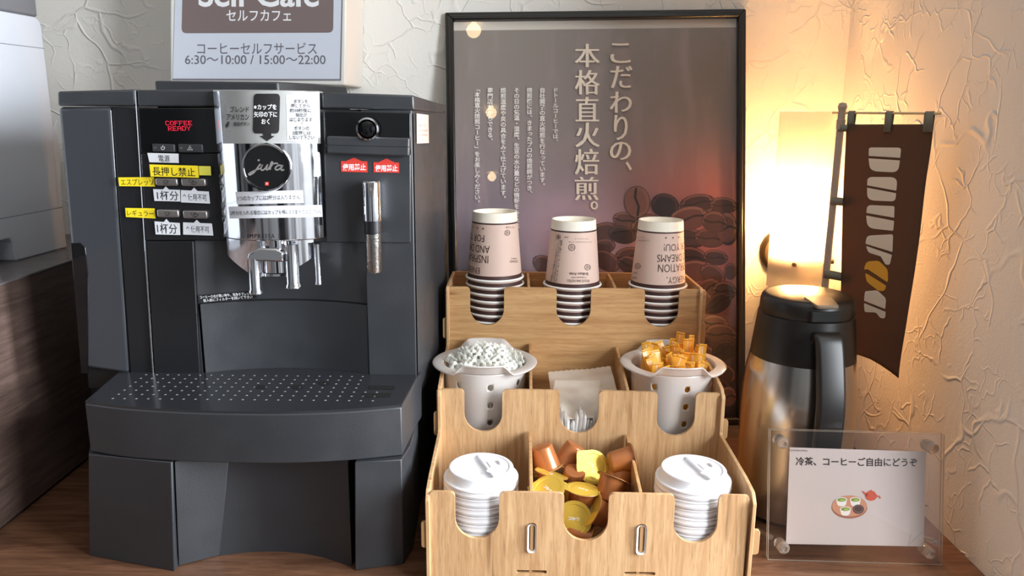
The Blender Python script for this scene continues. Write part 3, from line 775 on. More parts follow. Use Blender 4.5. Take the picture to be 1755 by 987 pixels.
# stuck-on labels -------------------------------------------------------
def label(q, mat_, texts, d=.0042, name='label', lab=None, fn=None, ink=INK, extra=None):
    fn = fn or (lambda u, v, o: F(u, v, o))
    mb = MB(); mb.prism([fn(u, v, d) for u, v in q], None, 0, poly2=[fn(u, v, d-.0004) for u, v in q])
    for t in texts:
        s, tq = t[0], t[1]; b = t[2] if len(t) > 2 else 0.0; mi = t[3] if len(t) > 3 else 1
        text(mb, s, tq, lambda u, v: fn(u, v, d+.0001), mi, bold=b)
    if extra: extra(mb, lambda u, v: fn(u, v, d+.0001))
    o = mb.build(name, [mat_, ink, WINK], cm, smooth=0)
    if lab: tag(o, lab)
    return o
def para(q, x0, x1, y0, y1):
    return [lerp4(q, x0, y0), lerp4(q, x1, y0), lerp4(q, x1, y1), lerp4(q, x0, y1)]
q = [(252.5, 262), (306, 263.3), (306.5, 279.3), (256, 278)]
label(q, WHITE, [('電源', para(q, .33, .70, .2, .92), .004)], .0062, lab='white tape label under the power button')
q = [(256, 281.7), (339.2, 284), (341, 304.6), (258.2, 302.4)]
label(q, YELLOW, [('長押し禁止', para(q, .05, .93, .18, .92), .008)], .0095, lab='large yellow tape label')
q = [(340.2, 284.4), (361, 284.8), (362, 300.6), (341.5, 300.3)]
label(q, PALEY, [], .0070, lab='pale yellow see-through tape', extra=lambda mb, f: ribbon(mb, [(343, 294), (346, 289.5), (350, 290.5), (354, 293), (353, 296.5), (349, 296.5), (343, 294)], .9, f))
q = [(202.5, 304), (264, 303.4), (265.8, 319.6), (204.3, 319)]
label(q, YELLOW, [('エスプレッソ', para(q, .06, .97, .18, .9), .0)], .0032, lab='yellow tape label left of the espresso buttons')
q = [(214.6, 356.3), (265, 357), (266.8, 374.4), (215.8, 371.8)]
label(q, YELLOW, [('レギュラー', para(q, .05, .95, .2, .85), .0)], .0032, lab='yellow tape label left of the regular coffee buttons')
def notched(q, cx):
    a = lerp4(q, cx-.11, 0); b = lerp4(q, cx, -.26); c = lerp4(q, cx+.11, 0)
    return [q[0], a, b, c, q[1], q[2], q[3]]
for q, t, xs, ys_, lab in (([(262.4, 324), (308.5, 325.3), (309.4, 345.4), (264.6, 344.2)], '1杯分', (.12, .93), (.12, .92), 'upper white one-cup label'),
                      ([(264.6, 379.2), (308.2, 382.1), (309.2, 402.8), (266.8, 401.6)], '1杯分', (.08, .88), (.12, .92), 'lower white one-cup label'),
                      ([(310, 325.6), (358, 328.2), (360.2, 348.9), (310.3, 346.8)], '↑ 使用不可', (.07, .9), (.25, .8), 'upper white not-in-use label'),
                      ([(313.7, 380.9), (363.3, 383), (365.7, 403.7), (314, 402)], '↑ 使用不可', (.1, .88), (.25, .78), 'lower white not-in-use label')):
    qq = notched(q, .48)
    label(qq, WHITE, [(t, para(q, xs[0], xs[1], ys_[0], ys_[1]), .006)], .0044, lab=lab)
# chrome brew head ---------------------------------------------------------
HC_ = (F(378, 300).x+F(553, 300).x)/2; HW = (F(553, 300).x-F(378, 300).x)/2
SAG = .024; HR = (HW*HW+SAG*SAG)/(2*SAG); HY = FY-.006-SAG+HR       # arc centre
z0h, z1h = F(470, 414, .03).z, F(460, 154, .03).z
def head(u, v, off=0.0, cx=None, cy=None, rr=None):
    cx = HC_ if cx is None else cx; cy = HY if cy is None else cy; rr = (HR if rr is None else rr)+off
    d = ray(u, v); ox, oy = EYE.x-cx, EYE.y-cy
    a = d.x*d.x+d.y*d.y; b = 2*(ox*d.x+oy*d.y); c = ox*ox+oy*oy-rr*rr
    t = (-b-math.sqrt(max(b*b-4*a*c, 0)))/(2*a)
    return EYE+d*t
am = math.asin(HW/HR)
arc = [(HC_+HR*math.sin(-am+2*am*i/32), HY-HR*math.cos(-am+2*am*i/32)) for i in range(33)]
hd = MB().plan(arc+[(HC_+HW, FY+.02), (HC_-HW, FY+.02)], z0h, z1h).build('brew_head', CHROME, cm, bevel=.0015, seg=3)
# narrower chrome block below, sloping in
n_ = 24
HW2 = HW*.86; am2 = math.asin(HW2/HR)
a1_ = [(HC_+HR*math.sin(-am2+2*am2*i/n_)-.004, HY-.002-HR*math.cos(-am2+2*am2*i/n_)+.010) for i in range(n_+1)]
zlo = [Yp(470, 470, FY-.01).z, Yp(470, 440, FY-.01).z]
mb = MB(); lo = []
for i, (x, y) in enumerate(a1_):
    t = abs(i/n_-.5)*2
    zz = zlo[0]+(zlo[1]-zlo[0])*max(0, (t-.30)/.70)
    lo.append((x, y, zz))
k = len(a1_)
V = [(x, y, z0h+.001) for x, y in a1_]+lo+[(a1_[-1][0], FY+.03, z0h+.001), (a1_[0][0], FY+.03, z0h+.001), (lo[-1][0], FY+.03, lo[-1][2]), (lo[0][0], FY+.03, lo[0][2])]
Fs = [[i, k+i, k+i+1, i+1] for i in range(k-1)]
Fs += [[k-1, 2*k-1, 2*k+2, 2*k], [0, 2*k+1, 2*k+3, k], list(range(k, 2*k))+[2*k+2, 2*k+3], [2*k+1, 2*k+3, 2*k+2, 2*k], list(range(k))[::-1]+[2*k+1, 2*k]]
mb.add(V, Fs); mb.build('brew_unit', CHROME, cm, fix=True)
xc, yc = Yp(473, 460, FY-.02).x, FY-.012
zn = Yp(473, 469, FY-.025).z
MB().lathe([(.0001, zn), (.0165, zn), (.0178, zn+.0015), (.0178, zn+.04)], (xc, yc, 0), 40).build('nozzle_drum', CHROME, cm)
# lever and spouts
la, lb_ = Yp(428, 437, FY-.036), Yp(484, 439, FY-.036)
mb = MB()
mb.prism([la+Vector((-.004, 0, -.0065)), lb_+Vector((0, 0, -.0065)), lb_+Vector((.001, 0, .0035)), lb_+Vector((-.006, 0, .0075)), la+Vector((.010, 0, .0075)), la+Vector((-.002, 0, .001))], Vector((0, .022, 0)))
mb.build('spout_bar', CHROME, cm, bevel=.002, seg=3)
def spout(u, v0, v1, r, d, flare=True):
    a, b = Yp(u[0], v0, FY-d), Yp(u[1], v1, FY-d)
    a = Vector((b.x, b.y, a.z))
    pr_ = [(r*.72, b.z+.004), (r*.72, b.z), (r*1.18 if flare else r, b.z), (r*1.15 if flare else r, b.z+.0025), (r, b.z+.005), (r, a.z), (.0001, a.z)]
    MB().lathe(pr_, (b.x, b.y, 0), 24).build('spout', CHROME, cm)
spout((438, 439), 442, 502, .0068, .030)
spout((503, 503), 418, 492, .0074, .026)
spout((546, 546), 418, 487, .0036, .012)
# front badge on the head
def bdg(u, v, o=.0): return head(u, v, .0045+o)
cu_, cv_ = 457.5, 286.5
ctr = head(cu_, cv_, .002); tang = Vector((math.cos(math.asin((ctr.x-HC_)/HR)), (ctr.x-HC_)/HR*1.0, 0)).normalized()
BP = Plane(ctr, tang, (0, 0, 1))
rad = 41.5*(ctr-EYE).dot(FWD)/FPX
M4 = Matrix(((BP.a.x, BP.b.x, BP.n.x, 0), (BP.a.y, BP.b.y, BP.n.y, 0), (BP.a.z, BP.b.z, BP.n.z, 0), (0, 0, 0, 1)))
bd = MB().lathe([(rad, -.004), (rad, .003), (rad*.97, .0052), (rad*.90, .0055), (rad*.875, .004), (rad*.87, .0032)], ctr, 64, M4=M4).build('badge_ring', CHROME, cm)
mb = MB().lathe([(rad*.885, .0034), (.0001, .0034)], ctr, 64, M4=M4); mb.build('badge_disc', GLOSSBLK, bd)
fb = lambda u, v: BP.hit(u, v, .0037)
mb = MB()
Z4 = lambda x, y: (370+x/3.29, 130+y/3.29)
def stroke(pts, w, m=0, sub=6): ribbon(mb, [tuple(p) for p in smooth_path([Z4(*p) for p in pts], sub)], w, fb, m)
stroke([(252, 496), (232, 522), (214, 545), (192, 558), (186, 553), (206, 540), (232, 528), (252, 522)], 2.6)
stroke([(236, 478), (246, 473)], 3.0)
stroke([(252, 522), (262, 502), (254, 524), (262, 532), (278, 522), (292, 500), (284, 526), (292, 530)], 2.6)
stroke([(292, 530), (306, 508), (314, 486), (322, 492), (310, 512), (304, 530)], 2.6)
stroke([(326, 496), (342, 492), (350, 498)], 2.4)
stroke([(372, 508), (356, 504), (338, 514), (336, 526), (348, 530), (364, 520), (376, 504), (368, 526), (374, 532), (386, 528)], 2.6)
mb.add([fb(*Z4(x, y)) for x, y in ((277, 618), (298, 618), (298, 598), (277, 598))], [[0, 1, 2, 3]], 1)
f2 = lambda u, v: BP.hit(u, v, .0039)
for r_ in ((285.5, 604, 289.5, 612), (283, 606, 292, 610)): mb.add([f2(*Z4(x, y)) for x, y in ((r_[0], r_[3]), (r_[2], r_[3]), (r_[2], r_[1]), (r_[0], r_[1]))], [[0, 1, 2, 3]], 2)
mb.build('badge_lettering', [mat('silver_script', rgb(206, 200, 196), .25, .8), RED, WINK], bd, smooth=0)
# instruction sheet on the head: cloudy clear plastic with printed words
hf = lambda u, v, o: head(u, v, o)
def sheet_grid(mb, q, o, m=0, n=14, th=.0004):
    mb.grid(lambda s, t: head(*lerp4(q, s, 1-t), o), n, 2, m)
PLAST = mat('cloudy_plastic', rgb(158, 158, 156), .40, spec=.5, vary=.15, vscale=90); PLAST2 = mat('pale_plastic', rgb(186, 186, 188), .6, spec=.3, vary=.1, vscale=120)
mb = MB(); q = [(375.5, 155.5), (547.5, 157), (549.5, 246), (382, 246)]
sheet_grid(mb, q, .0008)
sheet_grid(mb, [(490, 162), (539, 163), (541, 240), (492, 241)], .0010, 1, 8)
bl = rounded([(433, 160.4), (478, 160.4), (478.5, 229), (436, 228.8)], 6)
T = lambda s, a, b, bo=.01, mi=2: text(mb, s, a, lambda u, v: head(u, v, .0014), mi, bold=bo)
arrow = [(451, 228.5), (465, 228.5), (465, 233), (471, 233), (457.5, 242), (445, 233), (451, 233)]
def blab(s, t):
    d_e = min(s, 1-s)*45; c_ = 6-math.sqrt(max(36-(6-d_e)**2, 0)) if d_e < 6 else 0
    return head(433.5+45*s+1.5*t, 160.5+c_+(68.3-2*c_)*(1-t), .0012)
mb.grid(blab, 24, 2, 2)
mb.add([head(u, v, .0012) for u, v in arrow], [list(range(len(arrow)))[::-1]], 2)
def T(s, u0, v0, u1, v1, bo=.012, mi=2): text(mb, s, rect(u0, v0, u1, v1), lambda u, v: head(u, v, .0016), mi, bold=bo)
T('ブレンド', 394.3, 182, 426.8, 192.5); T('アメリカン', 388, 195, 426.8, 206); T('抽出ボタン', 400, 208.5, 428, 216)
ribbon(mb, [(391, 208.5), (389, 214)], 3, lambda u, v: head(u, v, .0016), 2)
mb.add([head(u, v, .0016) for u, v in ((386, 213), (391.5, 214.5), (387, 220))], [[0, 2, 1]], 2)
T('※カップを', 435, 178.6, 474, 188, .016, 3); T('矢印の下に', 435, 191, 475, 201, .016, 3); T('おく', 448, 203.5, 462, 213, .016, 3)
for s, a, b, c in (('ボタンを', 504, 528, 170), ('押してから', 499, 531, 177.5), ('約10秒後に', 497, 534, 185.5), ('抽出が', 507, 526.5, 193.2), ('はじまります', 497, 535.5, 201.2), ('ボタンの', 504.5, 530, 216), ('2度押しは', 501.5, 533, 224), ('しないで下さい', 496.5, 539, 231.8)):
    T(s, a, c, b, c+7.2, .008)
mb.add([head(u, v, .0016) for u, v in ellipse(518, 211, .9, .9, 8)], [list(range(8))[::-1]], 2)
mb.build('instruction_sheet', [PLAST, PLAST2, INK, WINK], hd, smooth=30)
# two paper strips
for q, s, tq in (([(403.4, 329), (519, 326), (520.5, 347.3), (405.9, 350.4)], '1つのカップには2杯分は入りません。', (.025, .975, .32, .72)),
                 ([(391.3, 354.3), (551.8, 351.3), (553, 371.6), (393.7, 374.7)], '2杯分を入れる場合にはカップを横に2つ並べてください。', (.012, .985, .34, .72))):
    mb = MB(); mb.grid(lambda s_, t: head(*lerp4(q, s_, 1-t), .0012), 20, 1, 0)
    text(mb, s, para(q, *tq), lambda u, v: head(u, v, .0016), 1)
    mb.build('paper_strip', [WHITE, INK], hd, smooth=30)
mb = MB(); text(mb, 'IMPRESSA X', rect(424, 401, 482, 408.2), lambda u, v: head(u, v, .0004), 0, spacing=1.3); text(mb, 'ONE TOUCH', rect(446, 410.5, 478, 413.5), lambda u, v: head(u, v, .0004), 0, spacing=1.3)
mb.build('model_lettering', INK, hd, smooth=0)
mb = MB()
for u0, u1, va, vb in ((540, 544.5, 302, 384), (547.5, 551, 302, 330)):
    mb.add([head(u, v, .0005) for u, v in rounded([(u0, va), (u1, va), (u1, vb), (u0, vb)], 1.5)], [list(range(24))[::-1]])
mb.build('head_slot', HOLE, hd, smooth=0)
# right front panel -----------------------------------------------------------
MB().prism(quad([(554, 190), (704, 192), (704, 416), (559, 416)], .003), Vector((0, .012, 0))).build('front_panel', GREYBLK, cm, bevel=.0012)
MB().prism(quad([(556, 190.5), (703.5, 193), (703.5, 266), (558, 262)], .0042), Vector((0, .004, 0))).build('knob_panel', GLOSSBLK, cm, bevel=.0008)
fl = rounded([(560, 233), (702, 236.5), (701, 268), (560.5, 263)], 4)
flap = MB().prism([F(u, v, .0125) for u, v in fl], Vector((0, .008, 0))).build('flap', BLACK, cm, bevel=.0015)
MB().prism([F(u, v, .0128) for u, v in ((560.5, 248), (702, 251.5), (702, 252.3), (560.5, 248.8))], Vector((0, .0006, 0))).build('flap_crease', HOLE, flap)
kc = F(632, 221, .006); KM = Matrix.Rotation(R(90), 4, 'X')
kn = MB().lathe([(.0125, 0), (.0125, .006), (.0118, .0085), (.0100, .0092), (.0088, .007), (.0086, .006)], kc, 48, M4=KM).build('knob', CHROME, cm)
MB().lathe([(.0087, .0058), (.0080, .0085), (.005, .0098), (.0001, .010)], kc, 40, M4=KM).build('knob_face', GLOSSBLK, kn)
for q, pk, tq, lab in (([(584.3, 276), (629.6, 276.6), (630, 295.5), (584.8, 294.2)], (606.5, 270), (587, 280.5, 627, 292.3), 'red no-use sticker nearer the brew head'), ([(640, 278), (683.8, 278.8), (684.2, 296), (640.5, 295.2)], (662.4, 271.3), (643, 282.5, 681.5, 294), 'red no-use sticker nearer the side')):
    qq = [q[0], (pk[0]-14, q[0][1]+.2), pk, (pk[0]+14, q[1][1]-.2), q[1], q[2], q[3]]
    label(qq, RED, [('使用禁止', rect(*tq), .025, 2)], .0036, name='sticker', lab=lab)
# pinkish note on the side cheek
dvec = Vector((XR-XRF, YC-FY, 0)).normalized(); CK = Plane((XRF, FY, .3), dvec, (0, 0, 1))
label([(714, 194.5), (734.5, 197), (735.2, 245), (714.5, 246)], mat('pink_note', rgb(222, 196, 188), .6), [('名', rect(715.5, 202, 719, 207)), ('本部サービス', rect(717, 213, 729, 217)), ('TEL0120-00', rect(716, 222, 733, 225.5)), ('受付時間', rect(716.5, 230, 732, 233)), ('あります', rect(718, 238, 728, 240))], .0026, name='side_note', fn=lambda u, v, o: CK.hit(u, v, o), ink=mat('note_ink', rgb(150, 110, 104), .6))
# steam wand
wx = F(643, 350).x
wr = .0098
zA, zB, zC, zD = F(643, 312, .02).z, F(643, 378, .02).z, F(643, 401, .02).z, F(643, 466, .02).z
yw_ = FY-.018
ws = thing('steam_wand', None, None, Vector((wx, yw_, zD))-wloc(cm)); ws.parent = cm
for k_ in ('label', 'category'):
    if k_ in ws: del ws[k_]
MB().lathe([(.0001, zA+.0015), (wr*.9, zA+.001), (wr, zA-.001), (wr, zB), (.0001, zB)], (wx, yw_, 0), 32).box(wx-.008, wx+.008, yw_, FY+.002, zB+.002, zA-.001).build('wand_sleeve', CHROME, ws)
MB().lathe([(wr*.93, zB), (wr*.93, zB-.012), (wr*.97, zB-.0122), (wr*.97, zB-.0135), (wr*.93, zB-.014), (wr*.9, zC+.002), (wr*.6, zC-.002)], (wx, yw_, 0), 32).build('wand_collar', BLACK2, ws)
MB().lathe([(wr*.86, zC+.006), (wr*.88, zD+.001), (wr*.84, zD), (.003, zD), (.003, zD-.0015), (.0001, zD-.0015)], (wx, yw_, 0), 32).build('wand_tube', mat('worn_chrome', rgb(190, 188, 184), .2, 1.0, bump=.5, bscale=300), ws)
# recess: curved back wall with a step ---------------------------------------
SAGR = .020
def rec_arc(x0, x1, y, sag, n=24): return [(x0+(x1-x0)*i/n, y+sag*(1-(2*i/n-1)**2)) for i in range(n+1)]
zst = F(482, 521).z; 
up_ = rec_arc(XLE, XRE, FY+.004, SAGR); lw = rec_arc(XLE+.003, XRE, FY+.001, SAGR)
k = len(up_)
for nm, pts, za, zb_, m_ in (('recess_wall', up_, zst, ZU+.004, GREYBLK), ('splash_panel', lw, ztray-.005, zst-.0012, GREYBLK)):
    bkk = [(x, y+.004) for x, y in pts][::-1]
    mb = MB().plan(pts+bkk, za, zb_); mb.build(nm, m_, cm, bevel=.0006)
MB().plan(up_+[(x, y+.006) for x, y in up_][::-1], zst-.0012, zst).build('recess_gap', HOLE, cm)
# label in the recess
xm = (XLE+XRE)/2; hw = (XRE-XLE)/2; RR = (hw*hw+SAGR*SAGR)/(2*SAGR); RYc = FY+.004+SAGR-RR
def rec(u, v, o=0.0):
    d = ray(u, v); ox, oy = EYE.x-xm, EYE.y-RYc; rr = RR-o
    a = d.x*d.x+d.y*d.y; b = 2*(ox*d.x+oy*d.y); c = ox*ox+oy*oy-rr*rr
    return EYE+d*((-b+math.sqrt(b*b-4*a*c))/(2*a))
q = [(339, 506), (431, 499), (441, 510), (340, 519.5)]
mb = MB(); mb.grid(lambda s, t: rec(*lerp4(q, s, 1-t), .002), 10, 1, 0)
text(mb, 'コーヒーの出が悪い時や、洗浄タブレット', [(342, 506.5), (430, 500), (432, 505.5), (343, 512)], lambda u, v: rec(u, v, .0025), 1, bold=.006)
text(mb, '投入前にフィルターを拭いて下さい', [(348, 512.5), (432, 505.8), (433, 511), (349, 517.8)], lambda u, v: rec(u, v, .0025), 1, bold=.006)
mb.build('recess_label', [mat('black_tape', rgb(20, 20, 22), .4), WINK], cm, smooth=30)
# drip tray and base ------------------------------------------------------------
TZ = lambda u, v, z=ztray: (Zp(u, v, z).x, Zp(u, v, z).y)
front = [TZ(*p) for p in smooth_path([(145, 688), (195, 695), (247, 699.5), (322, 703.5), (404, 705.5), (475, 706), (541, 704.5), (615, 700.5), (688, 694)], 3)]
bl_, br_ = TZ(203, 637), TZ(713, 649)
zdr = Yp(423, 794, front[12][1]).z
out_ = front+[br_, (XRF+.004, FY+.012), (XLE, FY+.03), (bl_[0], FY+.025), bl_]
MB().plan(out_, zdr, ztray-.0025).build('drip_drawer', GREYBLK, cm, bevel=.0012)
ins = [(x, y+.0012) for x, y in front]
to = ins+[(br_[0]-.001, br_[1]), (XRF+.003, FY+.012), (XRE, FY+.002)]+[(x, y-.0004) for x, y in lw[::-1]]+[(XLE, FY+.005), (bl_[0]+.001, FY+.005), (bl_[0]+.001, bl_[1])]
tray = MB().plan(to, ztray-.0025, ztray).build('drip_tray', TRAYBLK, cm)
mb = MB(); DOT = mat('tray_glint', rgb(150, 150, 156), .25, .3)
xs0 = front[0][0]
rows = 7
for r_ in range(rows):
    y = .762+r_*.0125
    for c2 in range(29):
        x = -.408+c2*.0121+(r_ % 2)*.0
        inside = x < XRE+.022 and (y < FY-.003 or (XLE+.004 < x < XRE-.004 and y < FY+SAGR*(1-((x-xm)/hw)**2)-.004))
        if y < .775 and not (-.40 < x < -.17): inside = inside and y > .7601
        if x > XRE-.004 and y > .79: inside = False
        if not inside: continue
        mb.lathe([(.0014, .00005), (.0009, .0004), (.0001, .0005)], (x, y, ztray), 8)
mb.build('perforation_glint', DOT, tray)  # pale domes paint the light glinting at the tray's holes
mb = MB()
for u, v, a, b in ((447, 663, 10, 3.2), (509.5, 663, 10, 3.2), (555, 656.5, 10, 3.2)):
    mb.add([Zp(p, q_, ztray+.0003) for p, q_ in ellipse(u, v, a, b, 24)], [list(range(24))[::-1]])
for a, b, c2, d in ((633, 660.5, 679, 667), (623, 673, 671, 680)):
    rr_ = rounded([(a, b), (c2, b), (c2-3, d), (a-3, d)], 3.2)
    mb.add([Zp(p, q_, ztray+.0003) for p, q_ in rr_], [list(range(len(rr_)))[::-1]])
mb.build('tray_slot', HOLE, tray, smooth=0)
# lower front: two pillars, facet and hollow middle
G = lambda u, v: TZ(u, v, 0.0)
pl0, pl1, fc0, fc1 = G(152.7, 952), G(298, 979), G(306, 971), G(377, 952.5)
mid = [G(*p) for p in smooth_path([(377, 952.5), (420, 947), (466, 945), (510, 947.5), (552, 955), (603, 971)], 4)]
rp0, rp1 = G(608.5, 978), G(692, 967)
MB().plan([pl0, pl1, (pl1[0]+.001, pl1[1]+.0012), (pl1[0], .80), (pl0[0]+.012, .84), (pl0[0], pl0[1]+.03)], 0, zdr-.0008,
          pts2=[(TZ(150, 779, zdr)[0], TZ(150, 779, zdr)[1]+.002), (TZ(292, 792, zdr)[0], TZ(292, 792, zdr)[1]+.001), (TZ(294, 792, zdr)[0], TZ(292, 792, zdr)[1]+.002), (pl1[0], .80), (pl0[0]+.012, .84), (pl0[0], pl0[1]+.03)]).build('base_pillar', BLACK, cm, bevel=.001)
e0, e1 = TZ(294.5, 794, zdr), TZ(370, 796, zdr)
fcl = [fc0, fc1, (fc1[0], .83), (fc0[0]-.006, .83)]
MB().plan(fcl, 0.0005, zdr-.001, pts2=[(e0[0], e0[1]+.006), (e1[0], fc1[1]+.004), (fc1[0], .83), (e0[0], .83)]).build('base_facet', GREYBLK, cm, bevel=.0008)
MB().plan(mid+[(mid[-1][0], .83), (mid[0][0], .83)], 0, zdr-.001).build('base_hollow', BLACK, cm)
MB().plan([rp0, rp1, (rp1[0]+.006, rp1[1]+.03), (rp1[0]+.004, .86), (rp0[0], .86)], 0, zdr-.0008, pts2=[(TZ(607.5, 792, zdr)[0], TZ(607.5, 792, zdr)[1]+.001), (TZ(688, 787, zdr)[0], TZ(688, 787, zdr)[1]+.001), (rp1[0]+.006, rp1[1]+.03), (rp1[0]+.004, .86), (rp0[0], .86)]).build('base_pillar', GREYBLK, cm, bevel=.001)
# ================================================================ wooden rack
TY = [.715, .85, .98]; YBK = 1.082; TH = .004
rk = thing('cup_organizer', 'three-tier wood-grain countertop rack holding cups, baskets, capsules and lids', 'organizer', (.08, .90, 0))
RX0, RX1 = Yp(729, 845, TY[0]).x, Yp(1296, 850, TY[0]).x
def xz(u, v, y): p = Yp(u, v, y); return (p.x, p.z)
def tier(name, y, TL, TR, notches, zb, m, holes=(), par=rk, xb=None):
    x0, z0 = xz(*TL, y); x1, z1 = xz(*TR, y)
    x0b, x1b = (x0, x1) if xb is None else xb
    pts = [(x0b, zb), (x1b, zb), (x1, z1)]; rad = [0, 0, .004]
    for (uL, uR, vT, vB) in notches[::-1]:
        a, b = xz(uL, vT, y), xz(uR, vT, y); zn_ = xz((uL+uR)/2, vB, y)[1]
        r_ = (b[0]-a[0])/2; zt_ = (a[1]+b[1])/2
        cx_ = (a[0]+b[0])/2
        pts.append((b[0], zt_)); rad.append(.0062)
        for k_ in range(0, 17):
            t = -math.pi*k_/16
            pts.append((cx_+r_*math.cos(t), zn_+r_+r_*math.sin(t))); rad.append(0)
        pts.append((a[0], zt_)); rad.append(.0062)
    pts.append((x0, z0)); rad.append(.004)
    vs, fs = plate(rounded(pts, rad), holes, TH)
    mb = MB().add([(p.x, y+TH/2-p.z, p.y) for p in vs], fs)
    return mb.build(name, m, par, smooth=30)
# slot holes of the front board
def slot_hole(u0, u1, v0, v1, y, r=None):
    a, b = xz(u0, v0, y), xz(u1, v1, y)
    pts = [(a[0], b[1]), (b[0], b[1]), (b[0], a[1]), (a[0], a[1])]
    rr_ = min(abs(b[0]-a[0]), abs(a[1]-b[1]))/2*.98
    return rounded(pts, rr_, 6)[::-1]
h1 = [slot_hole(904, 919, 896, 946, TY[0]), slot_hole(1091.5, 1106.5, 898, 949, TY[0]), slot_hole(885, 937, 977, 983, TY[0]), slot_hole(1070, 1123, 980, 986, TY[0])]
fb_ = tier('front_board', TY[0], (735.5, 843), (1285, 850), [(779.5, 855.5, 843.5, 923), (967.5, 1044, 845.5, 927), (1157.5, 1233, 848.5, 931)], .0, OAKV, h1)
tier('middle_board', TY[1], (748, 667), (1244, 675), [(795.5, 861, 667.5, 740), (960, 1027, 669.5, 742.5), (1128, 1193.5, 673, 747)], .0, OAKV)
tier('upper_board', TY[2], (763, 491.5), (1211, 497), [(805.5, 864, 492, 557.5), (954.5, 1013.5, 494, 559), (1106, 1165, 495.5, 561)], .05, OAKH)
zbk = Yp(980, 467, YBK).z
MB().box(RX0+.004, RX1-.004, YBK, YBK+TH, 0, zbk).build('back_board', OAKH, rk, bevel=.0006)
zs1, zs2, zs3 = Yp(735, 843, TY[0]).z, Yp(742, 667, TY[1]).z, Yp(763, 491, TY[2]).z
def zat(v, y): return Yp(980, v, y).z
prof = [(TY[0]-.003, 0), (YBK+.004, 0), (YBK+.004, zbk), (TY[2]-.001, zs3+.001), (TY[2]-.005, zs3-.004), (TY[2]-.005, zat(590, TY[2])), (TY[1]+.035, zs2+.008), (TY[1]+.004, zs2+.003), (TY[1]-.005, zs2-.006), (TY[1]-.005, zat(742, TY[1])+.002), (TY[0]+.03, zs1+.004), (TY[0]+.004, zs1+.001), (TY[0]-.004, zs1-.008)]
SIDE = []
for i, (xa, xb) in enumerate(((RX0, RX0+TH), (RX1-TH, RX1))):
    o = MB().prism([(xa, y, z) for y, z in rounded(prof, .004, 4)], Vector((xb-xa, 0, 0))).build('side_board', OAKV, rk, bevel=.0006)
    SIDE.append(o)
def divider(xF, xB, yF, yB, zF, zB, z0):
    mb = MB(); t_ = .0017
    pf = [(yF, z0), (yB, z0), (yB, zB), ((yF+yB)/2, (zF+zB)/2+.0015), (yF, zF)]
    A = [(xF+(xB-xF)*(y-yF)/(yB-yF)-t_, y, z) for y, z in pf]; B = [(x+2*t_, y, z) for x, y, z in A]
    mb.prism(A, None, poly2=B); return mb.build('divider', OAKH, rk, bevel=.0005)
dx1 = Yp(911, 845, TY[0]).x; dx2 = Yp(1100, 848, TY[0]).x
divider(dx1, Yp(908, 740, TY[1]).x, TY[0]+.003, TY[1]-.003, zs1-.001, zat(738, TY[1]), .004)
divider(dx2, Yp(1074, 742, TY[1]).x, TY[0]+.003, TY[1]-.003, zs1-.003, zat(742, TY[1]), .004)
ex1 = Yp(910, 668, TY[1]).x; ex2 = Yp(1078, 672, TY[1]).x
divider(ex1, Yp(909, 588, TY[2]).x, TY[1]+.003, TY[2]-.003, zs2-.001, zat(588, TY[2]), .048)
divider(ex2, Yp(1056, 592, TY[2]).x, TY[1]+.003, TY[2]-.003, zs2-.003, zat(592, TY[2]), .048)
divider(Yp(906.5, 491, TY[2]).x, Yp(904.5, 470, YBK).x, TY[2]+.003, YBK-.001, zs3-.001, zbk-.001, .19)
divider(Yp(1057, 494, TY[2]).x, Yp(1042, 470, YBK).x, TY[2]+.003, YBK-.001, zs3-.003, zbk-.001, .19)
ZS = [.004, .048, .187]
for i, (ya, yb) in enumerate(((TY[0]+.002, TY[1]-.002), (TY[1]+.002, TY[2]-.002), (TY[2]+.002, YBK))):
    MB().box(RX0+TH, RX1-TH, ya, yb, ZS[i]-.004, ZS[i]).build('shelf', OAKH, rk)
for y, va, vb, s in ((TY[2], 546, 581, 0), (TY[2], 551, 588, 1), (TY[1], 707, 747, 0), (TY[1], 716, 749, 1), (TY[0], 895, 939, 0), (TY[0], 904, 946, 1)):
    za, zb_ = zat(vb, y), zat(va, y)
    xa, xb = (RX0-.0048, RX0+.001) if s == 0 else (RX1-.001, RX1+.0065)
    A = rounded([(xa, za), (xb, za), (xb, zb_), (xa, zb_)], [.004, 0, 0, .004] if s == 0 else [0, .004, .004, 0], 4)
    MB().prism([(x, y-TH/2, z) for x, z in A], Vector((0, TH, 0))).build('joint_tab', OAKEDGE, rk, bevel=.0005)
SLE = mat('slot_edge_pale', rgb(214, 210, 206), .5)
for h in h1[:2]:
    k = len(h); cx_ = sum(p[0] for p in h)/k; cz_ = sum(p[1] for p in h)/k
    inn = [(cx_+(x-cx_)*.62, cz_+(z-cz_)*.90) for x, z in h]
    mb = MB().add([(x, TY[0]-TH/2-.0002, z) for x, z in h]+[(x, TY[0]-TH/2+.001, z) for x, z in inn], [[i, (i+1) % k, k+(i+1) % k, k+i] for i in range(k)])
    mb.build('slot_edge', SLE, rk)
    MB().box(cx_-.0016, cx_+.0016, TY[0]-.0010, TY[0]+.006, cz_-.014, cz_+.014).build('joint_tab', OAKEDGE, rk)

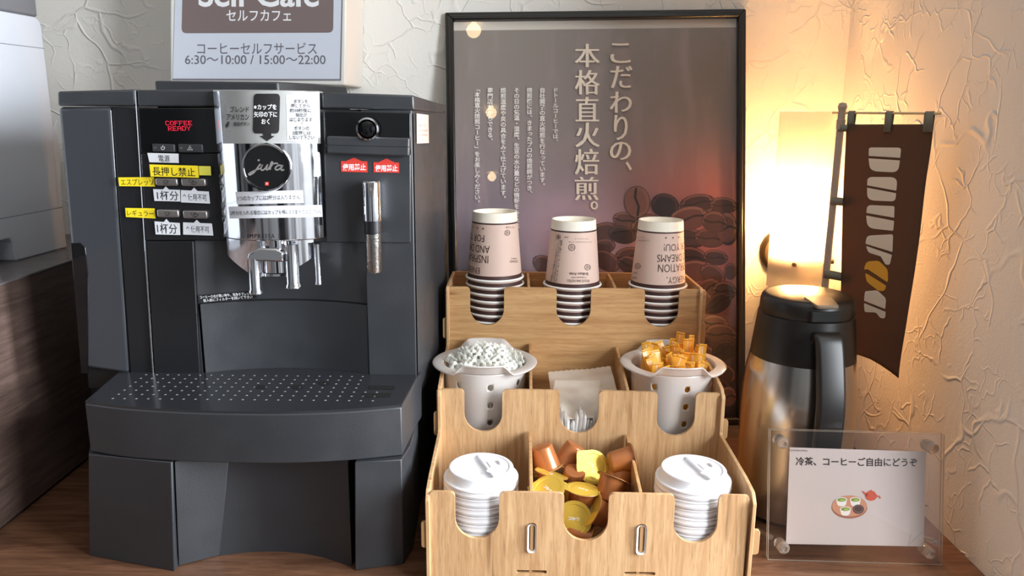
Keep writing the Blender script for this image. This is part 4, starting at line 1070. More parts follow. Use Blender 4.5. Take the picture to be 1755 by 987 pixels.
# ================================================================ paper cups
CREAM = mat('cup_cream', rgb(244, 236, 220), .55); CUPB = mat('cup_beige', rgb(214, 186, 172), .6, bump=.06, bscale=700); CUPD = mat('cup_brown', rgb(66, 40, 36), .55); CUPW = mat('cup_rim_white', rgb(240, 236, 230), .5)
CH, CR0, CR1 = .088, .0362, .0288
def crad(z): return CR0+(CR1-CR0)*z/CH
pf = [(.0352, .0012)] + [(crad(z), z) for z in (.0012, .0076, .0736, .0756, CH)] + [(CR1-.0016, CH-.0002), (CR1-.0020, CH-.006), (.0001, CH-.006)]
body0 = MB().lathe(pf, n=48, mats=[3, 1, 0, 1, 2, 2, 2, 2])
rim0 = MB()
tor = [(CR0+.0012+.0016*math.cos(a*math.pi/4), .0016+.0016*math.sin(a*math.pi/4)) for a in range(9)]
rim0.lathe(tor[::-1], n=48)
cup0 = thing('paper_cup', 'x', 'cup', (0, 0, 0), 'inverted paper cups in three stacks')
body0.build('cup_body', [CUPB, CUPD, CREAM, CUPW], cup0, smooth=50); rim0.build('cup_rim', CUPW, cup0, smooth=60)
ORD = ['topmost', 'second from the top', 'third from the top', 'fourth from the top', 'fifth from the top', 'sixth from the top', 'seventh from the top', 'lowest']
STK = [('left', 848.5, 8, 'behind the white stirrers'), ('middle', 981, 7, 'above the white paper packets'), ('right', 1127.5, 7, 'above the orange sugar sticks')]
first = True; TOPS = []
cy_ = TY[2]+.046
for nm, uc, n, extra in STK:
    x = Yp(uc, 480, cy_).x; PT = .0093
    for i in range(n):
        k = n-1-i       # 0 at the bottom
        c = cup0 if first else copy_tree(cup0)
        first = False
        jx, jy = (random.uniform(-.0003, .0003), random.uniform(-.0003, .0003))
        if nm == 'left' and i == 0: jx = -.0006
        c.location = (x+jx, cy_+jy, ZS[2]+.0005+k*PT); c.rotation_euler = (0, 0, random.uniform(0, 6) if i else 0)
        if i == 0:
            c['label'] = {'left': 'inverted beige printed paper cup on top of the stack behind the white stirrers', 'middle': 'inverted beige paper cup with two drawn volleyballs topping the middle stack', 'right': 'inverted beige printed paper cup on top of the stack behind the orange sugar sticks'}[nm]
            TOPS.append(c)
        else:
            c['label'] = 'inverted paper cup, %s of the stack %s' % (ORD[i] if i < n-1 else 'lowest', extra)
        c['group'] = '%s stack of inverted paper cups' % nm
CINK = mat('cup_brown_ink', rgb(70, 48, 44), .6)
def cone(c):
    ox, oy, oz = c.location
    def fn(u, v, off=.00025):
        d = ray(u, v); z = oz+.04
        for _ in range(6):
            rr_ = crad(min(max(z-oz, 0), CH))+off
            ex, ey = EYE.x-ox, EYE.y-oy
            a = d.x*d.x+d.y*d.y; b = 2*(ex*d.x+ey*d.y); cc = ex*ex+ey*ey-rr_*rr_
            t = (-b-math.sqrt(max(b*b-4*a*cc, 0)))/(2*a); z = EYE.z+d.z*t
        return EYE+d*t
    return fn
def wrapfn(c, a0):
    """(angle in degrees from the side facing the camera, height) on a cup"""
    ox, oy, oz = c.location; f0 = math.atan2(EYE.y-oy, EYE.x-ox)
    def fn(a, z):
        th = f0+math.radians(a+a0); r_ = crad(z)+.0003
        return Vector((ox+r_*math.cos(th), oy+r_*math.sin(th), oz+z))
    return fn
def dreams(mb, c, ac):
    fn = wrapfn(c, ac)
    for s, w, z0, z1 in (('ENERGY,', 64, .010, .019), ('INSPIRATION', 102, .0245, .0345), ('AND DREAMS', 108, .0375, .0470), ('FOR YOU!', 80, .0515, .0605)):
        text(mb, s, [(w/2, z0), (-w/2, z0), (-w/2, z1), (w/2, z1)], fn, 0, bold=-.004)
    for k in range(5):
        a = (k-2)*18
        st = [(a+(3.0 if q % 2 == 0 else 1.3)*math.sin(q*math.pi/5), .0685+(.0016 if q % 2 == 0 else .0007)*-math.cos(q*math.pi/5)) for q in range(10)]
        mb.add([fn(*p) for p in st], [list(range(10))])
def ball(mb, u, v, r_, fn):
    ribbon(mb, ellipse(u, v, r_, r_, 20)+[(u+r_, v)], .8, fn)
    for a in (0, 2.1, 4.2):
        p = lambda t, q: (u+r_*(t*math.cos(a)-q*math.sin(a)), v+r_*(t*math.sin(a)+q*math.cos(a)))
        ribbon(mb, [p(0, 0), p(.5, .25), p(.9, .4)], .6, fn); ribbon(mb, [p(.1, -.45), p(.5, -.2), p(.95, -.1)], .5, fn)
flip = lambda u0, v0, u1, v1: [(u1, v1), (u0, v1), (u0, v0), (u1, v0)]
mbb = MB(); mb = MB(); dreams(mb, TOPS[0], -65); fn = cone(TOPS[0])
ball(mbb, 869.5, 399, 4.4, fn); text(mb, 'ROUTE INN HOTELS', flip(874, 446, 887, 450), fn); text(mb, 'Volleyball Club', flip(876, 441.5, 886, 444.5), fn); text(mb, 'スポーツを応援', flip(867, 388, 882, 391), fn)
mb.build('cup_lettering', CINK, TOPS[0], smooth=0)
mbb.build('ball_drawing', CINK, TOPS[0], smooth=0)
mbb = MB(); mb = MB(); fn = cone(TOPS[1])
ball(mbb, 980, 424, 5.6, fn); ball(mbb, 1007, 458, 5, fn)
text(mb, 'Brilliant Aries', flip(976, 467, 1008, 472), fn, bold=.01); text(mb, 'Volleyball Club', flip(979, 473.5, 1005, 477), fn); text(mb, 'ROUTE INN HOTELS', flip(971.5, 479, 1010, 483.4), fn)
text(mb, 'ルートインホテルズ女子バレーボール部', flip(975, 413.5, 1014, 416), fn); text(mb, 'ブリリアントアリーズ', flip(985, 408, 1008, 410.5), fn); text(mb, 'NA2022', flip(967, 405.5, 974, 407.5), fn)
ribbon(mb, ellipse(957, 406, 3.4, 3.4, 16)+[(960.4, 406)], .9, fn); mb.add([fn(*p) for p in ellipse(957, 406, 1.6, 1.6, 10)], [list(range(10))[::-1]])
for (x, s) in ((-2.5, '飲料用紙コップ 容量210ml 材質紙ポリエチレン'), (1.2, '火のそばに置かないでください 熱い飲み物にご注意'), (4.4, 'やけどに注意')):
    a, b = (950+x, 472), (943+x*1.25, 484)
    q = [(958.5+x*.75, 411), (958.5+x*.75+2.6, 411), (945.5+x*1.3+2.8, 485), (945.5+x*1.3, 485)]
    text(mb, s, [q[3], q[0], q[1], q[2]], fn)
mb.build('cup_lettering', CINK, TOPS[1], smooth=0)
mbb.build('ball_drawing', CINK, TOPS[1], smooth=0)
mbb = MB(); mb = MB(); dreams(mb, TOPS[2], 50); fn = cone(TOPS[2])
ball(mbb, 1093, 456, 4.6, fn); text(mb, 'Brilliant Aries', flip(1085.5, 466, 1092, 470), fn); text(mb, 'ROUTE INN HOTELS', flip(1083, 474, 1091.5, 478), fn); text(mb, 'ルートインホテルズ女子バレー', flip(1091.5, 411, 1112, 414), fn); text(mb, 'アリーズ', flip(1093, 405.5, 1104, 408), fn)
mb.build('cup_lettering', CINK, TOPS[2], smooth=0)
mbb.build('ball_drawing', CINK, TOPS[2], smooth=0)

# ================================================================ perforated baskets
def bask_mat(nt):
    d = nt.nodes.new('ShaderNodeBsdfDiffuse'); d.inputs[0].default_value = rgb(238, 232, 228)
    t = nt.nodes.new('ShaderNodeBsdfTranslucent'); t.inputs[0].default_value = rgb(238, 230, 224)
    m1 = nt.nodes.new('ShaderNodeMixShader'); m1.inputs[0].default_value = .35; nt.links.new(d.outputs[0], m1.inputs[1]); nt.links.new(t.outputs[0], m1.inputs[2])
    c = nt.nodes.new('ShaderNodeBsdfTransparent'); m2 = nt.nodes.new('ShaderNodeMixShader'); m2.inputs[0].default_value = .10; nt.links.new(m1.outputs[0], m2.inputs[1]); nt.links.new(c.outputs[0], m2.inputs[2])
    g = nt.nodes.new('ShaderNodeBsdfGlossy'); g.inputs['Roughness'].default_value = .25; m3 = nt.nodes.new('ShaderNodeMixShader'); m3.inputs[0].default_value = .06
    nt.links.new(m2.outputs[0], m3.inputs[1]); nt.links.new(g.outputs[0], m3.inputs[2]); return m3.outputs[0]
BASK = mixmat('translucent_basket', bask_mat)
def basket(cx, cy, zr, zb, rt, rbm, a_off, label_):
    t = thing('perforated_basket', label_, 'basket', (cx, cy, zb), 'white perforated baskets on the rack')
    mb = MB(); NC, NR = 32, 11; H = zr-zb
    def P(a, b):        # a in cells around, b 0..NR
        th = 2*math.pi*a/NC+a_off; f = b/NR; r_ = rbm+(rt-rbm)*f
        return Vector((cx+r_*math.cos(th), cy+r_*math.sin(th), zb+H*f))
    for j in range(NR):
        for i in range(NC):
            hole = i % 4 == 0 and j in (5, 7, 9)
            if not hole:
                mb.grid(lambda s, q: P(i+s, j+q), 4, 4)
            else:
                bd = []
                for e in range(4): bd.append((e/4, 0))
                for e in range(4): bd.append((1, e/4))
                for e in range(4): bd.append((1-e/4, 1))
                for e in range(4): bd.append((0, 1-e/4))
                ang = [math.atan2(q-.5, s-.5) for s, q in bd]
                ho = [(.5+.36*math.cos(a), .5+.36*math.sin(a)) for a in ang]
                mb.add([P(i+s, j+q) for s, q in bd]+[P(i+s, j+q) for s, q in ho], [[q, (q+1) % 16, 16+(q+1) % 16, 16+q] for q in range(16)])
    w = mb.build('basket_wall', BASK, t, fix=True, smooth=50, solid=.0014)
    MB().lathe([(rbm, zb+.0008), (rbm*.6, zb+.0006), (.0001, zb+.0008)], (cx, cy, 0), 48).build('basket_base', BASK, t, solid=.0012)
    # flange with raised pouring lips front and back
    N = 96; mb = MB(); rows = [0, .12, .5, .9, 1.0]
    ring = []
    for q, f in enumerate(rows):
        for i in range(N):
            th = 2*math.pi*i/N
            dv = min(abs(((th-math.pi/2+math.pi) % (2*math.pi))-math.pi), abs(((th+math.pi/2+math.pi) % (2*math.pi))-math.pi))
            l_ = 1-min(max((dv-.38)/.24, 0), 1); l_ = l_*l_*(3-2*l_)
            out = .0125-.0035*l_; up = (.0115*l_)*min(f*1.15, 1)-.0006*(f > .95)
            r_ = rt+out*f
            mb.v.append(Vector((cx+r_*math.cos(th), cy+r_*math.sin(th), zr+up+.0005*math.sin(f*3.1))))
    for q in range(len(rows)-1):
        for i in range(N):
            mb.f.append([q*N+i, q*N+(i+1) % N, (q+1)*N+(i+1) % N, (q+1)*N+i]); mb.m.append(0)
    mb.build('basket_rim', BASK, t, smooth=60, solid=.0018)
    return t
by = .9145
pL, pR = Yp(831, 619, by), Yp(1152.5, 628, by)
zr_ = max(pL.z, .170)
basket(pL.x, by, zr_, ZS[1]+.0015, .0505, .041, -math.pi/2+.07, 'white perforated plastic basket full of white stirrers on the middle tier')
basket(pR.x, by, zr_, ZS[1]+.0015, .0505, .041, -math.pi/2+.07, 'white perforated plastic basket full of orange sugar sticks on the middle tier')
# stirrers
STW = sheer('stirrer_white', rgb(252, 252, 246), .35, 0, .05, .3)
st0 = thing('stirrer', 'small white plastic stirrer with an open flower-shaped head in the left basket', 'stirrer', (0, 0, 0), 'white flower-headed stirrers in the basket')
N = 32
mb = MB(); rt_ = []
for (f_, z_) in ((1, -.0005), (1, .0005), (.8, .0009), (.0, .0006), (.0, -.0006), (.8, -.0009)):
    for i in range(N):
        th = 2*math.pi*i/N
        ro = .0056*(1+.20*math.cos(4*th)); ri = .0027/(abs(math.cos(th+math.pi/4))+abs(math.sin(th+math.pi/4)))*1.1
        r_ = ri+(ro-ri)*f_
        mb.v.append(Vector((r_*math.cos(th), r_*math.sin(th)+.0060, z_)))
for q in range(6):
    for i in range(N):
        q2 = (q+1) % 6
        mb.f.append([q*N+i, q*N+(i+1) % N, q2*N+(i+1) % N, q2*N+i]); mb.m.append(0)
mb.build('stirrer_head', STW, st0, smooth=40)
MB().box(-.0011, .0011, -.060, .0004, -.0006, .0006).build('stirrer_stem', STW, st0)
rs = random.Random(11); first = True
pts_ = []
tries = 0
while len(pts_) < 84 and tries < 6000:
    tries += 1
    a = rs.uniform(0, 2*math.pi); r_ = .0425*math.sqrt(rs.random()); p = (r_*math.cos(a), r_*math.sin(a))
    md = .0078 if tries < 3000 else .0058
    if all((p[0]-q[0])**2+(p[1]-q[1])**2 > md**2 for q in pts_): pts_.append(p)
for p in pts_:
    c = st0 if first else copy_tree(st0); first = False
    rr_ = math.hypot(*p)/.0445
    z = zr_-.008+.0165*(1-rr_*rr_)+rs.uniform(-.0025, .003)
    az = 1.0*math.sin(p[0]*95+1.0)*math.cos(p[1]*60)+rs.uniform(-.3, .3)
    c.location = (pL.x+p[0], by+p[1], z)
    # local +Y is up along the stem, head normal +Z faces the camera side
    lean = Vector((p[0]*4+rs.uniform(-.25, .25), .45+p[1]*3+rs.uniform(-.12, .2), 1)).normalized()
    for _ in range(14):
        bx, by_ = p[0]-lean.x*.060, p[1]-lean.y*.060
        if math.hypot(bx, by_) < .036: break
        lean = (lean*.8+Vector((p[0]*9, p[1]*9, 1)).normalized()*.2).normalized()
    nrm = Vector((math.sin(az), -math.cos(az), rs.uniform(.1, .5))); nrm = (nrm-lean*nrm.dot(lean)).normalized()
    X_ = lean.cross(nrm)
    c.rotation_euler = Matrix((X_, lean, nrm)).transposed().to_euler()
# sugar sticks
SUG = sheer('sugar_paper', rgb(255, 208, 84), .45, 0, .06, .35); SUGW = sheer('sugar_paper_stripe', rgb(255, 240, 220), .45, 0, .05, .35)
def stick_mesh():
    mb = MB(); W2, Hh = .0062, .066
    NU, NV = 8, 16
    for side in (-1, 1):
        k = len(mb.v)
        for j in range(NV+1):
            for i in range(NU+1):
                s = i/NU*2-1; t = j/NV
                th = .0016*(1-s*s)*min(1, (1-t)/.16, t/.16)
                mb.v.append(Vector((s*W2, side*(th+.0001), Hh*(t-1)+.0)))
        for j in range(NV):
            for i in range(NU):
                a = k+j*(NU+1)+i; q = [a, a+1, a+NU+2, a+NU+1]
                if side > 0: q.reverse()
                mb.f.append(q); mb.m.append(1 if i == 3 and j > 1 and side < 0 or i == 6 and side > 0 else 0)
    return mb
sg0 = thing('sugar_stick', 'x', 'sugar packet', (0, 0, 0), 'orange sugar sticks in the right basket')
stick_mesh().build('paper_sleeve', [SUG, SUGW], sg0, smooth=50)
mb = MB(); kk = 8
mb.add([(-.0062+.0124*i/kk, 0, .0) for i in range(kk+1)]+[(-.0062+.0124*i/kk, 0, .0026+(.0006 if i % 2 else 0)) for i in range(kk+1)], [[i, i+1, kk+2+i, kk+1+i] for i in range(kk)])
mb.build('crimped_end', SUG, sg0, solid=.0003)
first = True; pts_ = []; tries = 0
while len(pts_) < 54 and tries < 9000:
    tries += 1
    a = rs.uniform(0, 2*math.pi); r_ = .043*math.sqrt(rs.random()); p = (r_*math.cos(a), r_*math.sin(a))
    if all((p[0]-q[0])**2+(p[1]-q[1])**2 > .0068**2 for q in pts_): pts_.append(p)
pts_.sort(key=lambda p: -p[1])
for p in pts_:
    c = sg0 if first else copy_tree(sg0); first = False
    back = (p[1]+.043)/.086
    h_ = -.002+.020*back+rs.uniform(-.009, .009)
    if p[0] < -.022: h_ += .004
    if abs(p[0]+.012) < .007 and p[1] > -.01: h_ -= .012
    c.location = (pR.x+p[0]*.95, by+p[1]*.95, zr_+h_)
    az = rs.uniform(-.9, .9); tx = rs.uniform(-.30, .14); ty = rs.uniform(-.32, .32)+p[0]*5
    for _ in range(12):
        RM = Matrix.Rotation(ty, 3, 'Y') @ Matrix.Rotation(tx, 3, 'X') @ Matrix.Rotation(az, 3, 'Z')
        e_ = RM @ Vector((0, 0, -.066))
        if math.hypot(p[0]*.95+e_.x, p[1]*.95+e_.y) < .0345: break
        tx *= .75; ty *= .75
        if _ > 5: tx -= p[1]*1.2; ty += p[0]*1.2
    c.rotation_euler = RM.to_euler()
    c['label'] = 'slim orange paper sugar stick with a white stripe standing in the right basket'
# white paper packets
PKT = sheer('packet_paper', rgb(250, 248, 246), .40, 0, .06, .25); PKC = sheer('packet_film', rgb(246, 236, 224), .45, .10, .14, .2)
def pillow(mb, c, ux, uy, W, L, th, crimp=.010, seed=0, serr=True, ramp=.012, pw=2):
    rr_ = random.Random(seed); ux, uy = Vector(ux).normalized(), Vector(uy).normalized(); un = ux.cross(uy)
    NU, NV = 24, 22
    ph = [rr_.uniform(0, 6) for _ in range(4)]
    for side in (-1, 1):
        k = len(mb.v)
        for j in range(NV+1):
            for i in range(NU+1):
                s, t = i/NU*2-1, j/NV
                d = min(t*L, (1-t)*L); f = min(1, max(0, (d-crimp)/ramp))
                h = th*(1-abs(s)**pw)*f*side+.0008*math.sin(7*s+ph[0]+5*t)*(.3+f)+.0007*math.sin(18*t+ph[1]+3*s)
                if j == NV and serr: ex = .0016*(i % 2)
                else: ex = 0
                mb.v.append(Vector(c)+ux*(s*W/2)+uy*((t-.5)*L+ex)+un*(h+.0001*side))
        for j in range(NV):
            for i in range(NU):
                a = k+j*(NU+1)+i; q = [a, a+1, a+NU+2, a+NU+1]
                if side < 0: q.reverse()
                mb.f.append(q); mb.m.append(0)
PX0, PX1 = Yp(955, 715, .87).x, Yp(1033, 715, .87).x
NP = 13
for i in range(NP):
    x = PX0+(PX1-PX0)*(i+.5)/NP
    mb = MB(); hgt = .070+.006*math.sin(i*1.3)-.010*abs(i/NP-.5)
    pillow(mb, (x+rs.uniform(-.0008, .0008), .905+rs.uniform(-.002, .002), ZS[1]+.006+hgt/2+.001), (0, 0, 1), (0, -1, rs.uniform(-.03, .03)), hgt, .096, .0027, .0005, i, False, .003, 8)
    o = mb.build('paper_packet', PKT, None, smooth=60)
    tag(o, 'white paper packet standing on edge in the middle notch of the rack', 'paper packet', 'white packets standing on edge')
for (pc, ux, uy, W, L, lab) in (((Yp(1000, 668, .915)), (1, .05, .10), (-.05, 1, .30), .080, .085, 'creased white packet with a saw-tooth edge lying on top of the upright packets'),
                           ((Yp(985, 684, .893)), (1, -.02, .03), (.18, 1, .42), .056, .066, 'translucent white packet lying just behind the middle notch')):
    mb = MB(); pillow(mb, pc, ux, uy, W, L, .003, .011, 5, True)
    tag(mb.build('flat_packet', PKC, None, smooth=60), lab, 'paper packet', 'white packets lying flat')

# ================================================================ lids
LID = mat('lid_white', rgb(238, 238, 242), .38, sub=.0)
lid0 = thing('cup_cover', 'x', 'lid', (0, 0, 0), 'white lids')
pr_ = [(.0376, .0004), (.0388, 0), (.0394, .0012), (.0394, .0030), (.0388, .0040), (.0386, .0062), (.0392, .0072), (.0388, .0084), (.0374, .0088), (.0358, .0084), (.0350, .0095), (.0336, .0176), (.0328, .0186), (.0300, .0188), (.0288, .0178), (.0280, .0150), (.0001, .0150)]
MB().lathe(pr_, n=64).build('lid_body', LID, lid0, smooth=28)
def seg_poly(r_, a0, a1, n=16): return [(r_*math.cos(a0+(a1-a0)*i/n), r_*math.sin(a0+(a1-a0)*i/n)) for i in range(n+1)]
LTOP = []
for nm, uc, vc, rot in (('left', 824.5, 800, .35), ('right', 1188.5, 803, .25)):
    ycn = TY[0]+.046; x = Yp(uc, vc, ycn).x; n = 10
    for i in range(n):
        c = lid0 if (nm == 'left' and i == 0) else copy_tree(lid0)
        k = n-1-i
        c.location = (x+random.uniform(-.0004, .0004), ycn+random.uniform(-.0004, .0004), ZS[0]+.0003+k*.0093); c.rotation_euler = (0, 0, rot if i == 0 else random.uniform(0, 6))
        o_ = ['', 'second', 'third', 'fourth', 'fifth', 'sixth', 'seventh', 'eighth', 'ninth']
        side_ = 'nearest the acrylic notice'
        side_ = 'nearest the coffee machine' if nm == 'left' else side_
        c['label'] = ('white plastic cup lid with sip tab, top of the lid stack %s' % side_) if i == 0 else 'white plastic cup lid, %s from the top of the lid stack %s' % (o_[i] if i < n-1 else 'last', side_)
        c['group'] = 'lid stack %s' % side_
        if i == 0: LTOP.append((c, Vector(c.location), rot))
for c, L0, rot in LTOP:
    # moulding of the lid top: bridge, sip tab, recycling mark
    A = seg_poly(.0282, -1.15, 1.15)
    MB().prism([(a, b, .0150) for a, b in A], None, poly2=[(a*.985, b*.985, .0182) for a, b in A]).build('top_bridge', LID, c, bevel=.0008) if False else None
    c.rotation_euler = (0, 0, rot)
    def loc_part(mb, name, **kw):
        o = mb.build(name, LID, None, **kw); o.parent = c; o.location = (0, 0, 0)
        me = o.data
        return o
    def raw(mb, name, bevel=.0006):
        me = bpy.data.meshes.new(name); me.from_pydata([tuple(p) for p in mb.v], [], mb.f); me.materials.append(LID); me.update()
        o = bpy.data.objects.new(name, me); COL.objects.link(o); o.parent = c
        md = o.modifiers.new('bevel', 'BEVEL'); md.width = bevel; md.segments = 2; md.limit_method = 'ANGLE'
        return o
    A = [(x_, y_) for x_, y_ in seg_poly(.0283, -1.42, 1.42)]
    raw(MB().prism([(a, b, .0148) for a, b in A], None, poly2=[(a, b, .0184) for a, b in A]), 'top_bridge')
    raw(MB().prism([(.0075, -.0075, .0184), (.0165, -.0075, .0184), (.0165, .0075, .0184), (.0075, .0075, .0184)], None, poly2=[(.0085, -.0065, .0192), (.0155, -.0065, .0192), (.0155, .0065, .0192), (.0085, .0065, .0192)]), 'sip_flap')
    raw(MB().box(.019, .0245, -.0045, .0045, .0183, .0206), 'sip_tab', .001)
    mb = MB()
    vs, fs = glyphs('PS', .02)
    mb.add([(.0045+x_*.0035-.002, -.0155+y_*.0035, .01855) for x_, y_ in vs], fs)
    ribbon(mb, [(p[0], p[1]) for p in ellipse(.0055, -.0142, .0042, .0032, 16)], .0006, lambda u, v: Vector((u, v, .01855)))
    mb2 = MB(); mb2.v = mb.v; mb2.f = mb.f
    o = raw(mb2, 'moulded_mark', .0); o.modifiers.clear()
    md = o.modifiers.new('s', 'SOLIDIFY'); md.thickness = .0004
    # ring of raised letters
    mb = MB(); word = 'CAUTION CONTENTS HOT  '
    for q, ch in enumerate(word):
        if ch == ' ': continue
        vs, fs = glyphs(ch, .02)
        th = 3.6-q*.085
        for_ = [((.0299+ (y_*.0022))*math.cos(th-(x_-.3)*.075), (.0299+(y_*.0022))*math.sin(th-(x_-.3)*.075), .01895) for x_, y_ in vs]
        mb.add(for_, fs)
    o = raw(mb, 'moulded_lettering', .0); o.modifiers.clear()
    md = o.modifiers.new('s', 'SOLIDIFY'); md.thickness = .0004

# ================================================================ coffee capsules
CAPB = mat('capsule_brown', rgb(172, 104, 58), .30, .25, coat=.2); FOIL = mat('gold_foil', rgb(236, 200, 84), .35, .5, bump=.25, bscale=160); CAPR = mat('capsule_flange', rgb(196, 140, 92), .35, .3)
cap0 = thing('coffee_capsule', 'x', 'coffee capsule', (0, 0, 0), 'brown capsules with gold foil lids')
MB().lathe([(.0001, -.0262), (.0085, -.0262), (.0112, -.0250), (.0120, -.0236), (.0148, -.0012), (.0150, -.0006)], n=40).build('capsule_body', CAPB, cap0, smooth=35)
MB().lathe([(.0150, -.0010), (.0180, -.0010), (.0184, -.0005), (.0180, .0000), (.0150, .0000)], n=40).build('flange', CAPR, cap0, smooth=30)
tear = []
for i in range(40):
    th = 2*math.pi*i/40
    d = abs(((th-2.2+math.pi) % (2*math.pi))-math.pi)
    tear.append((.0186+.0052*max(0, 1-d/.52)**1.3, th))
mb = MB(); K = len(tear)
mb.add([(r_*math.cos(t), r_*math.sin(t), .0003) for r_, t in tear]+[(.0150*math.cos(t), .0150*math.sin(t), .0003) for r_, t in tear]+[(.0142*math.cos(t), .0142*math.sin(t), -.0001) for r_, t in tear]+[(0, 0, -.0001)],
       [[i, (i+1) % K, K+(i+1) % K, K+i] for i in range(K)]+[[K+i, K+(i+1) % K, 2*K+(i+1) % K, 2*K+i] for i in range(K)]+[[2*K+i, 2*K+(i+1) % K, 3*K] for i in range(K)])
vs, fs = glyphs('G-45C', .03)
x1_ = max(p[0] for p in vs)
mb.add([(-(y_-.35)*.0042, (x_-x1_/2)*.0042, .00008) for x_, y_ in vs], fs, 1)
mb.build('foil_lid', [FOIL, mat('foil_white_print', rgb(236, 234, 226), .5)], cap0, smooth=20)
CAPS = [  # u, v of the flange centre, depth, foil direction, spin, label
 (939, 801, .812, (.30, -.12, -.95), 0, 'brown coffee capsule foil down at the back, against the divider toward the coffee machine'),
 (968, 795, .822, (-.50, -.10, -.86), 0, 'brown coffee capsule tipped foil down to the left, topping the pile in the middle'),
 (1016, 800, .800, (.22, -.80, .52), .2, 'brown coffee capsule showing its whole gold foil at the centre of the pile'),
 (1083, 787, .800, (.97, .18, .12), 0, 'brown coffee capsule lying on its side at the back against the right divider'),
 (980, 836, .803, (-.1, .25, -.95), 0, 'brown coffee capsule standing foil down below the topmost tipped one'),
 (939, 838, .752, (-.30, -.35, .87), .6, 'brown coffee capsule with tilted gold foil against the left divider'),
 (945, 812, .785, (.25, .25, .93), 0, 'brown coffee capsule half hidden behind the tilted gold foil at left'),
 (999, 838, .757, (.10, .08, .99), 1.0, 'brown coffee capsule with upward gold foil seen edge on in the middle of the pile'),
 (1052, 819, .768, (.35, .45, .80), 0, 'brown coffee capsule hanging foil up toward the back beside the right divider'),
 (1066, 806, .800, (.40, .62, .62), 0, 'brown coffee capsule behind the one beside the right divider, round end showing'),
 (984, 889, .7385, (-.16, -.93, .30), 1.55, 'brown coffee capsule with bright gold foil facing out of the front notch'),
 (1013, 872, .744, (-.86, -.12, .50), 0, 'brown coffee capsule leaning in the front notch with gold foil turned toward its neighbour'),
 (1010, 922, .742, (.93, -.15, -.30), 0, 'brown coffee capsule lying lowest in the front notch'),
 (966, 854, .765, (.55, -.55, .62), .3, 'brown coffee capsule mostly buried behind the bright foil of the front notch'),
 (1062, 856, .790, (.2, .1, -.97), 0, 'brown coffee capsule low against the right divider'),
 (930, 868, .790, (.1, .2, -.97), 0, 'brown coffee capsule low against the left divider behind the front board'),
]
first = True
XLIM = (dx1+.003, dx2-.003)
for u, v, y, n_, spin, lab in CAPS:
    c = cap0 if first else copy_tree(cap0); first = False
    p = Yp(u, v, y); z_ = Vector(n_).normalized()
    x_ = Vector((1, 0, 0)) if abs(z_.x) < .9 else Vector((0, 0, 1))
    x_ = (x_-z_*x_.dot(z_)).normalized(); y_ = z_.cross(x_)
    M_ = Matrix((x_, y_, z_)).transposed().to_4x4() @ Matrix.Rotation(spin, 4, 'Z')
    c.rotation_euler = M_.to_euler(); c.location = p; c['label'] = lab
# ================================================================ steel jug
jy = .884; jL, jR = Yp(1268, 735, jy), Yp(1458, 735, jy)
jx = (jL.x+jR.x)/2; jr = (jR.x-jL.x)/2*.985
jug = thing('vacuum_jug', 'tall brushed steel vacuum jug with black lid, lever and handle standing under the lamp', 'jug', (jx, jy, 0))
zj = lambda v, dy=0: Yp(1365, v, jy-dy).z
z_sh, z_col, z_top, z_seam = zj(612), zj(617), zj(521, .05), zj(552, .05)
z_sh = zj(630, jr*.8); 
MB().lathe([(.0001, .003), (jr*.90, .003), (jr*.97, .006), (jr, .014), (jr, .115), (jr*.985, .150), (jr*.955, z_sh-.018), (jr*.90, z_sh)], (jx, jy, 0), 72).build('jug_body', STEEL, jug, smooth=40)
MB().lathe([(.0001, 0), (jr*.93, 0), (jr*.955, .003), (jr*.95, .006)], (jx, jy, 0), 64).build('jug_foot', BLACK2, jug)
JB = mat('jug_black', rgb(26, 22, 20), .36, spec=.5)
c0, c1 = jr*.885, jr*.80
z1_ = z_seam-.001
MB().lathe([(jr*.895, z_sh-.001), (jr*.895, z_sh+.004), (c0, z_sh+.010), (c1+.001, z1_), (c1*.98, z1_+.001)], (jx, jy, 0), 72).build('jug_collar', JB, jug, smooth=40)
MB().lathe([(c1*.985, z1_+.0005), (c1*1.0, z1_+.002), (c1*.985, z_top-.007), (c1*.955, z_top-.002), (c1*.90, z_top), (c1*.86, z_top+.0008), (.0001, z_top+.0012)], (jx, jy, 0), 72).build('jug_lid', JB, jug, smooth=40)
ha = math.atan2(-1, .03)      # direction the handle points
hd_ = Vector((math.cos(ha), math.sin(ha), 0)); hs = Vector((-hd_.y, hd_.x, 0))
C = Vector((jx, jy, 0))
def hp(r_, z): return C+hd_*r_+Vector((0, 0, z))
# lever
lv0, lv1 = c1*.46, c1*1.08
mb = MB()
ol = rounded([(lv0, -.016), (lv1, -.0125), (lv1, .0125), (lv0, .016)], .005, 5)
mb.prism([hp(a, z_top-.001-(a-lv0)*.10)+hs*b for a, b in ol], Vector((0, 0, .0042)))
mb.build('lever', mat('lever_grey', rgb(120, 104, 84), .3, spec=.6), jug, bevel=.0012)
MB().prism([hp(a, z_top-.020)+hs*b for a, b in rounded([(c1*.8, -.018), (c1*1.015, -.016), (c1*1.015, .016), (c1*.8, .018)], .003)], Vector((0, 0, .012))).build('lever_recess', HOLE, jug, bevel=.001)
